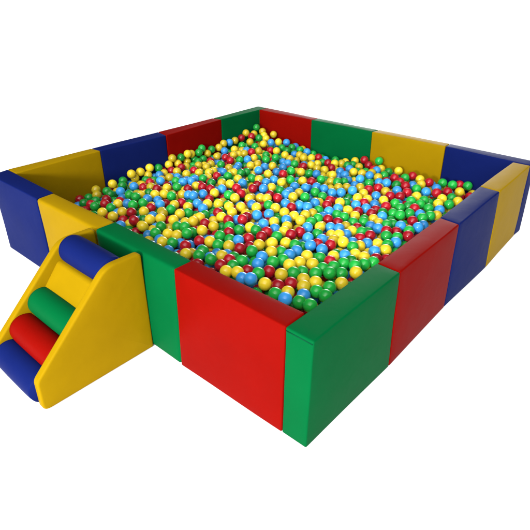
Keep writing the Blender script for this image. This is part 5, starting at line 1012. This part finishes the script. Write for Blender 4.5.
def roll(yc, zc, r):
    """a stuffed cylinder lying across between the panels"""
    bm = bmesh.new()
    xa, xb = X0+TH-0.003, X1-TH+0.003
    n, m = 48, 24; rings = []
    for j in range(m+1):
        u = j/m; x = xa + (xb-xa)*u
        e = min(u, 1-u)*(xb-xa)
        rad = r*(0.965 + 0.035*min(1, e/0.05)**0.5) + 0.0012*math.sin(u*math.pi)
        rings.append([bm.verts.new(Vector((x, yc+rad*math.cos(s*2*math.pi/n), max(0.0015, zc+rad*math.sin(s*2*math.pi/n))))+OFF) for s in range(n)])
    for a, b in zip(rings, rings[1:]):
        for s in range(n): bm.faces.new((a[s], a[(s+1)%n], b[(s+1)%n], b[s]))
    bm.faces.new(rings[0]); bm.faces.new(list(reversed(rings[-1])))
    return bm

for colour, y, z, lab in (('blue', -0.228, 0.772, 'blue top roll'), ('green', -0.545, 0.450, 'green middle roll'), ('red', -0.718, 0.297, 'red roll below the green one'),
                          ('blue', -0.868, 0.142, 'blue bottom roll')):
    o = link('roll', bm_mesh('roll', roll(y*S, z*S, 0.116*S), [VINYL[colour]]), steps)
    o['label'] = lab

# ------------------------------------------------------------------ balls
def ball_bm(bm, seg, rings, r=BALL_R, at=(0, 0, 0)):
    bmesh.ops.create_uvsphere(bm, u_segments=seg, v_segments=rings, radius=r, matrix=Matrix.Translation(at))
BALL_MESH = {}
for c, m in PLASTIC.items():
    bm = bmesh.new(); ball_bm(bm, 32, 20)
    BALL_MESH[c] = bm_mesh('pit_ball', bm, [m])
proto = {}
for i, (x, y, z, label) in enumerate(BALLS):
    c = label.split()[0]
    if c not in proto:
        proto[c] = link('pit_ball', BALL_MESH[c]); o = proto[c]
    else:
        o = proto[c].copy(); COL.objects.link(o)
    o.location = (x, y, z)
    o.rotation_euler = (i*1.7 % 6.28, i*2.3 % 6.28, i*0.9 % 6.28)
    tag(o, label, 'ball', 'plastic balls filling the pit')

D4 = np.array(REST, dtype=float).reshape(-1, 4)
P = D4[:, :3]/10000.0
CI = D4[:, 3].astype('i4')
REST_N = len(P)
order = ['red', 'yellow', 'green', 'blue']
bm = bmesh.new(); ball_bm(bm, 20, 12)
tv = np.array([v.co[:] for v in bm.verts]); tf = [[v.index for v in f.verts] for f in bm.faces]; bm.free()
nv = len(tv)
verts = (P[:, None, :] + tv[None]).reshape(-1, 3)
faces = [[i*nv+k for k in f] for i in range(REST_N) for f in tf]
me = bpy.data.meshes.new('ball_mass'); me.from_pydata(verts.tolist(), [], faces); me.update()
for c in order: me.materials.append(PLASTIC[c])
me.polygons.foreach_set('material_index', np.repeat(CI, len(tf)).astype('i4'))
me.polygons.foreach_set('use_smooth', [True]*len(me.polygons))
mass = link('ball_mass', me)
mass['kind'] = 'stuff'
tag(mass, 'mass of smaller looking red, yellow, green and blue balls deeper in the pit', 'balls')

# ------------------------------------------------------------------ ground
m, nt, p = nodes_of('white_ground')
p.inputs['Base Color'].default_value = (0.93, 0.93, 0.93, 1); p.inputs['Roughness'].default_value = 0.8
p.inputs['Specular IOR Level'].default_value = 0.1
n = nt.nodes.new('ShaderNodeTexNoise'); n.inputs['Scale'].default_value = 30
b = nt.nodes.new('ShaderNodeBump'); b.inputs['Strength'].default_value = 0.05; b.inputs['Distance'].default_value = 0.002
nt.links.new(n.outputs['Fac'], b.inputs['Height']); nt.links.new(b.outputs['Normal'], p.inputs['Normal'])
bm = bmesh.new()
bmesh.ops.create_grid(bm, x_segments=8, y_segments=8, size=400, matrix=Matrix.Translation((1.4, 1.4, -0.002)))
g = link('ground', bm_mesh('ground', bm, [m], smooth=False)); g['kind'] = 'structure'

# ------------------------------------------------------------------ light
w = bpy.data.worlds.new('World'); scene.world = w; w.use_nodes = True
nt = w.node_tree; N = nt.nodes; Lk = nt.links
bg = N['Background']
tc = N.new('ShaderNodeTexCoord')
def lobe(d, power, amount):
    """a broad soft source in direction d, put into the world light"""
    d = Vector(d).normalized()
    dot = N.new('ShaderNodeVectorMath'); dot.operation = 'DOT_PRODUCT'; dot.inputs[1].default_value = d
    Lk.new(tc.outputs['Generated'], dot.inputs[0])
    mx = N.new('ShaderNodeMath'); mx.operation = 'MAXIMUM'; mx.inputs[1].default_value = 0
    Lk.new(dot.outputs['Value'], mx.inputs[0])
    pw = N.new('ShaderNodeMath'); pw.operation = 'POWER'; pw.inputs[1].default_value = power
    Lk.new(mx.outputs['Value'], pw.inputs[0])
    ml = N.new('ShaderNodeMath'); ml.operation = 'MULTIPLY'; ml.inputs[1].default_value = amount
    Lk.new(pw.outputs['Value'], ml.inputs[0])
    return ml
l1 = lobe((0.28, -0.36, 0.90), 9, 4.3)  # unseen overhead glow, added so the ground clips to white
l2 = lobe((-0.42, 0.87, 0.28), 40, 17.0)
l3 = lobe((0.28, -0.88, 0.36), 8, 6.8)  # unseen glow from the camera side, added to brighten the inner wall faces
a0 = N.new('ShaderNodeMath'); a0.operation = 'ADD'
Lk.new(l1.outputs['Value'], a0.inputs[0]); Lk.new(l3.outputs['Value'], a0.inputs[1])
a1 = N.new('ShaderNodeMath'); a1.operation = 'ADD'
Lk.new(a0.outputs['Value'], a1.inputs[0]); Lk.new(l2.outputs['Value'], a1.inputs[1])
a2 = N.new('ShaderNodeMath'); a2.operation = 'ADD'; a2.inputs[1].default_value = 0.06
Lk.new(a1.outputs['Value'], a2.inputs[0])
Lk.new(a2.outputs['Value'], bg.inputs['Strength'])
bg.inputs['Color'].default_value = (0.985, 0.992, 1.0, 1)

def area(name, loc, target, size, power, col=(1, 1, 1)):
    l = bpy.data.lights.new(name, 'AREA'); l.shape = 'DISK'; l.size = size; l.energy = power; l.color = col
    o = bpy.data.objects.new(name, l); COL.objects.link(o)
    o.location = loc
    o.rotation_euler = (Vector(target)-Vector(loc)).to_track_quat('-Z', 'Y').to_euler()
    return o
area('key_light', (1.0, -3.6, 1.0), (1.8, 0.0, 0.3), 1.5, 25, (1.0, 0.985, 0.96))
area('flash_light', (3.35, -3.8, 1.75), (1.9, 0.6, 0.2), 0.7, 250)

# ------------------------------------------------------------------ camera
cam = bpy.data.cameras.new('camera'); co = bpy.data.objects.new('camera', cam); COL.objects.link(co)
X, Y, Z = (Vector(r) for r in CAM_ROWS)
M3 = Matrix((X, -Y, -Z)).transposed()
co.matrix_world = Matrix.Translation(CAM_POS) @ M3.to_4x4()
cam.sensor_width = 36; cam.lens = F_PX/530*36
cam.shift_x = (265-CX)/530; cam.shift_y = (CY-265)/530
cam.clip_start = 0.05; cam.clip_end = 2000
scene.camera = co

scene.view_settings.view_transform = 'Standard'
scene.view_settings.look = 'None'
scene.view_settings.exposure = 0; scene.view_settings.gamma = 1
scene.view_settings.use_curve_mapping = False
scene.cycles.max_bounces = 8
scene.cycles.use_denoising = True
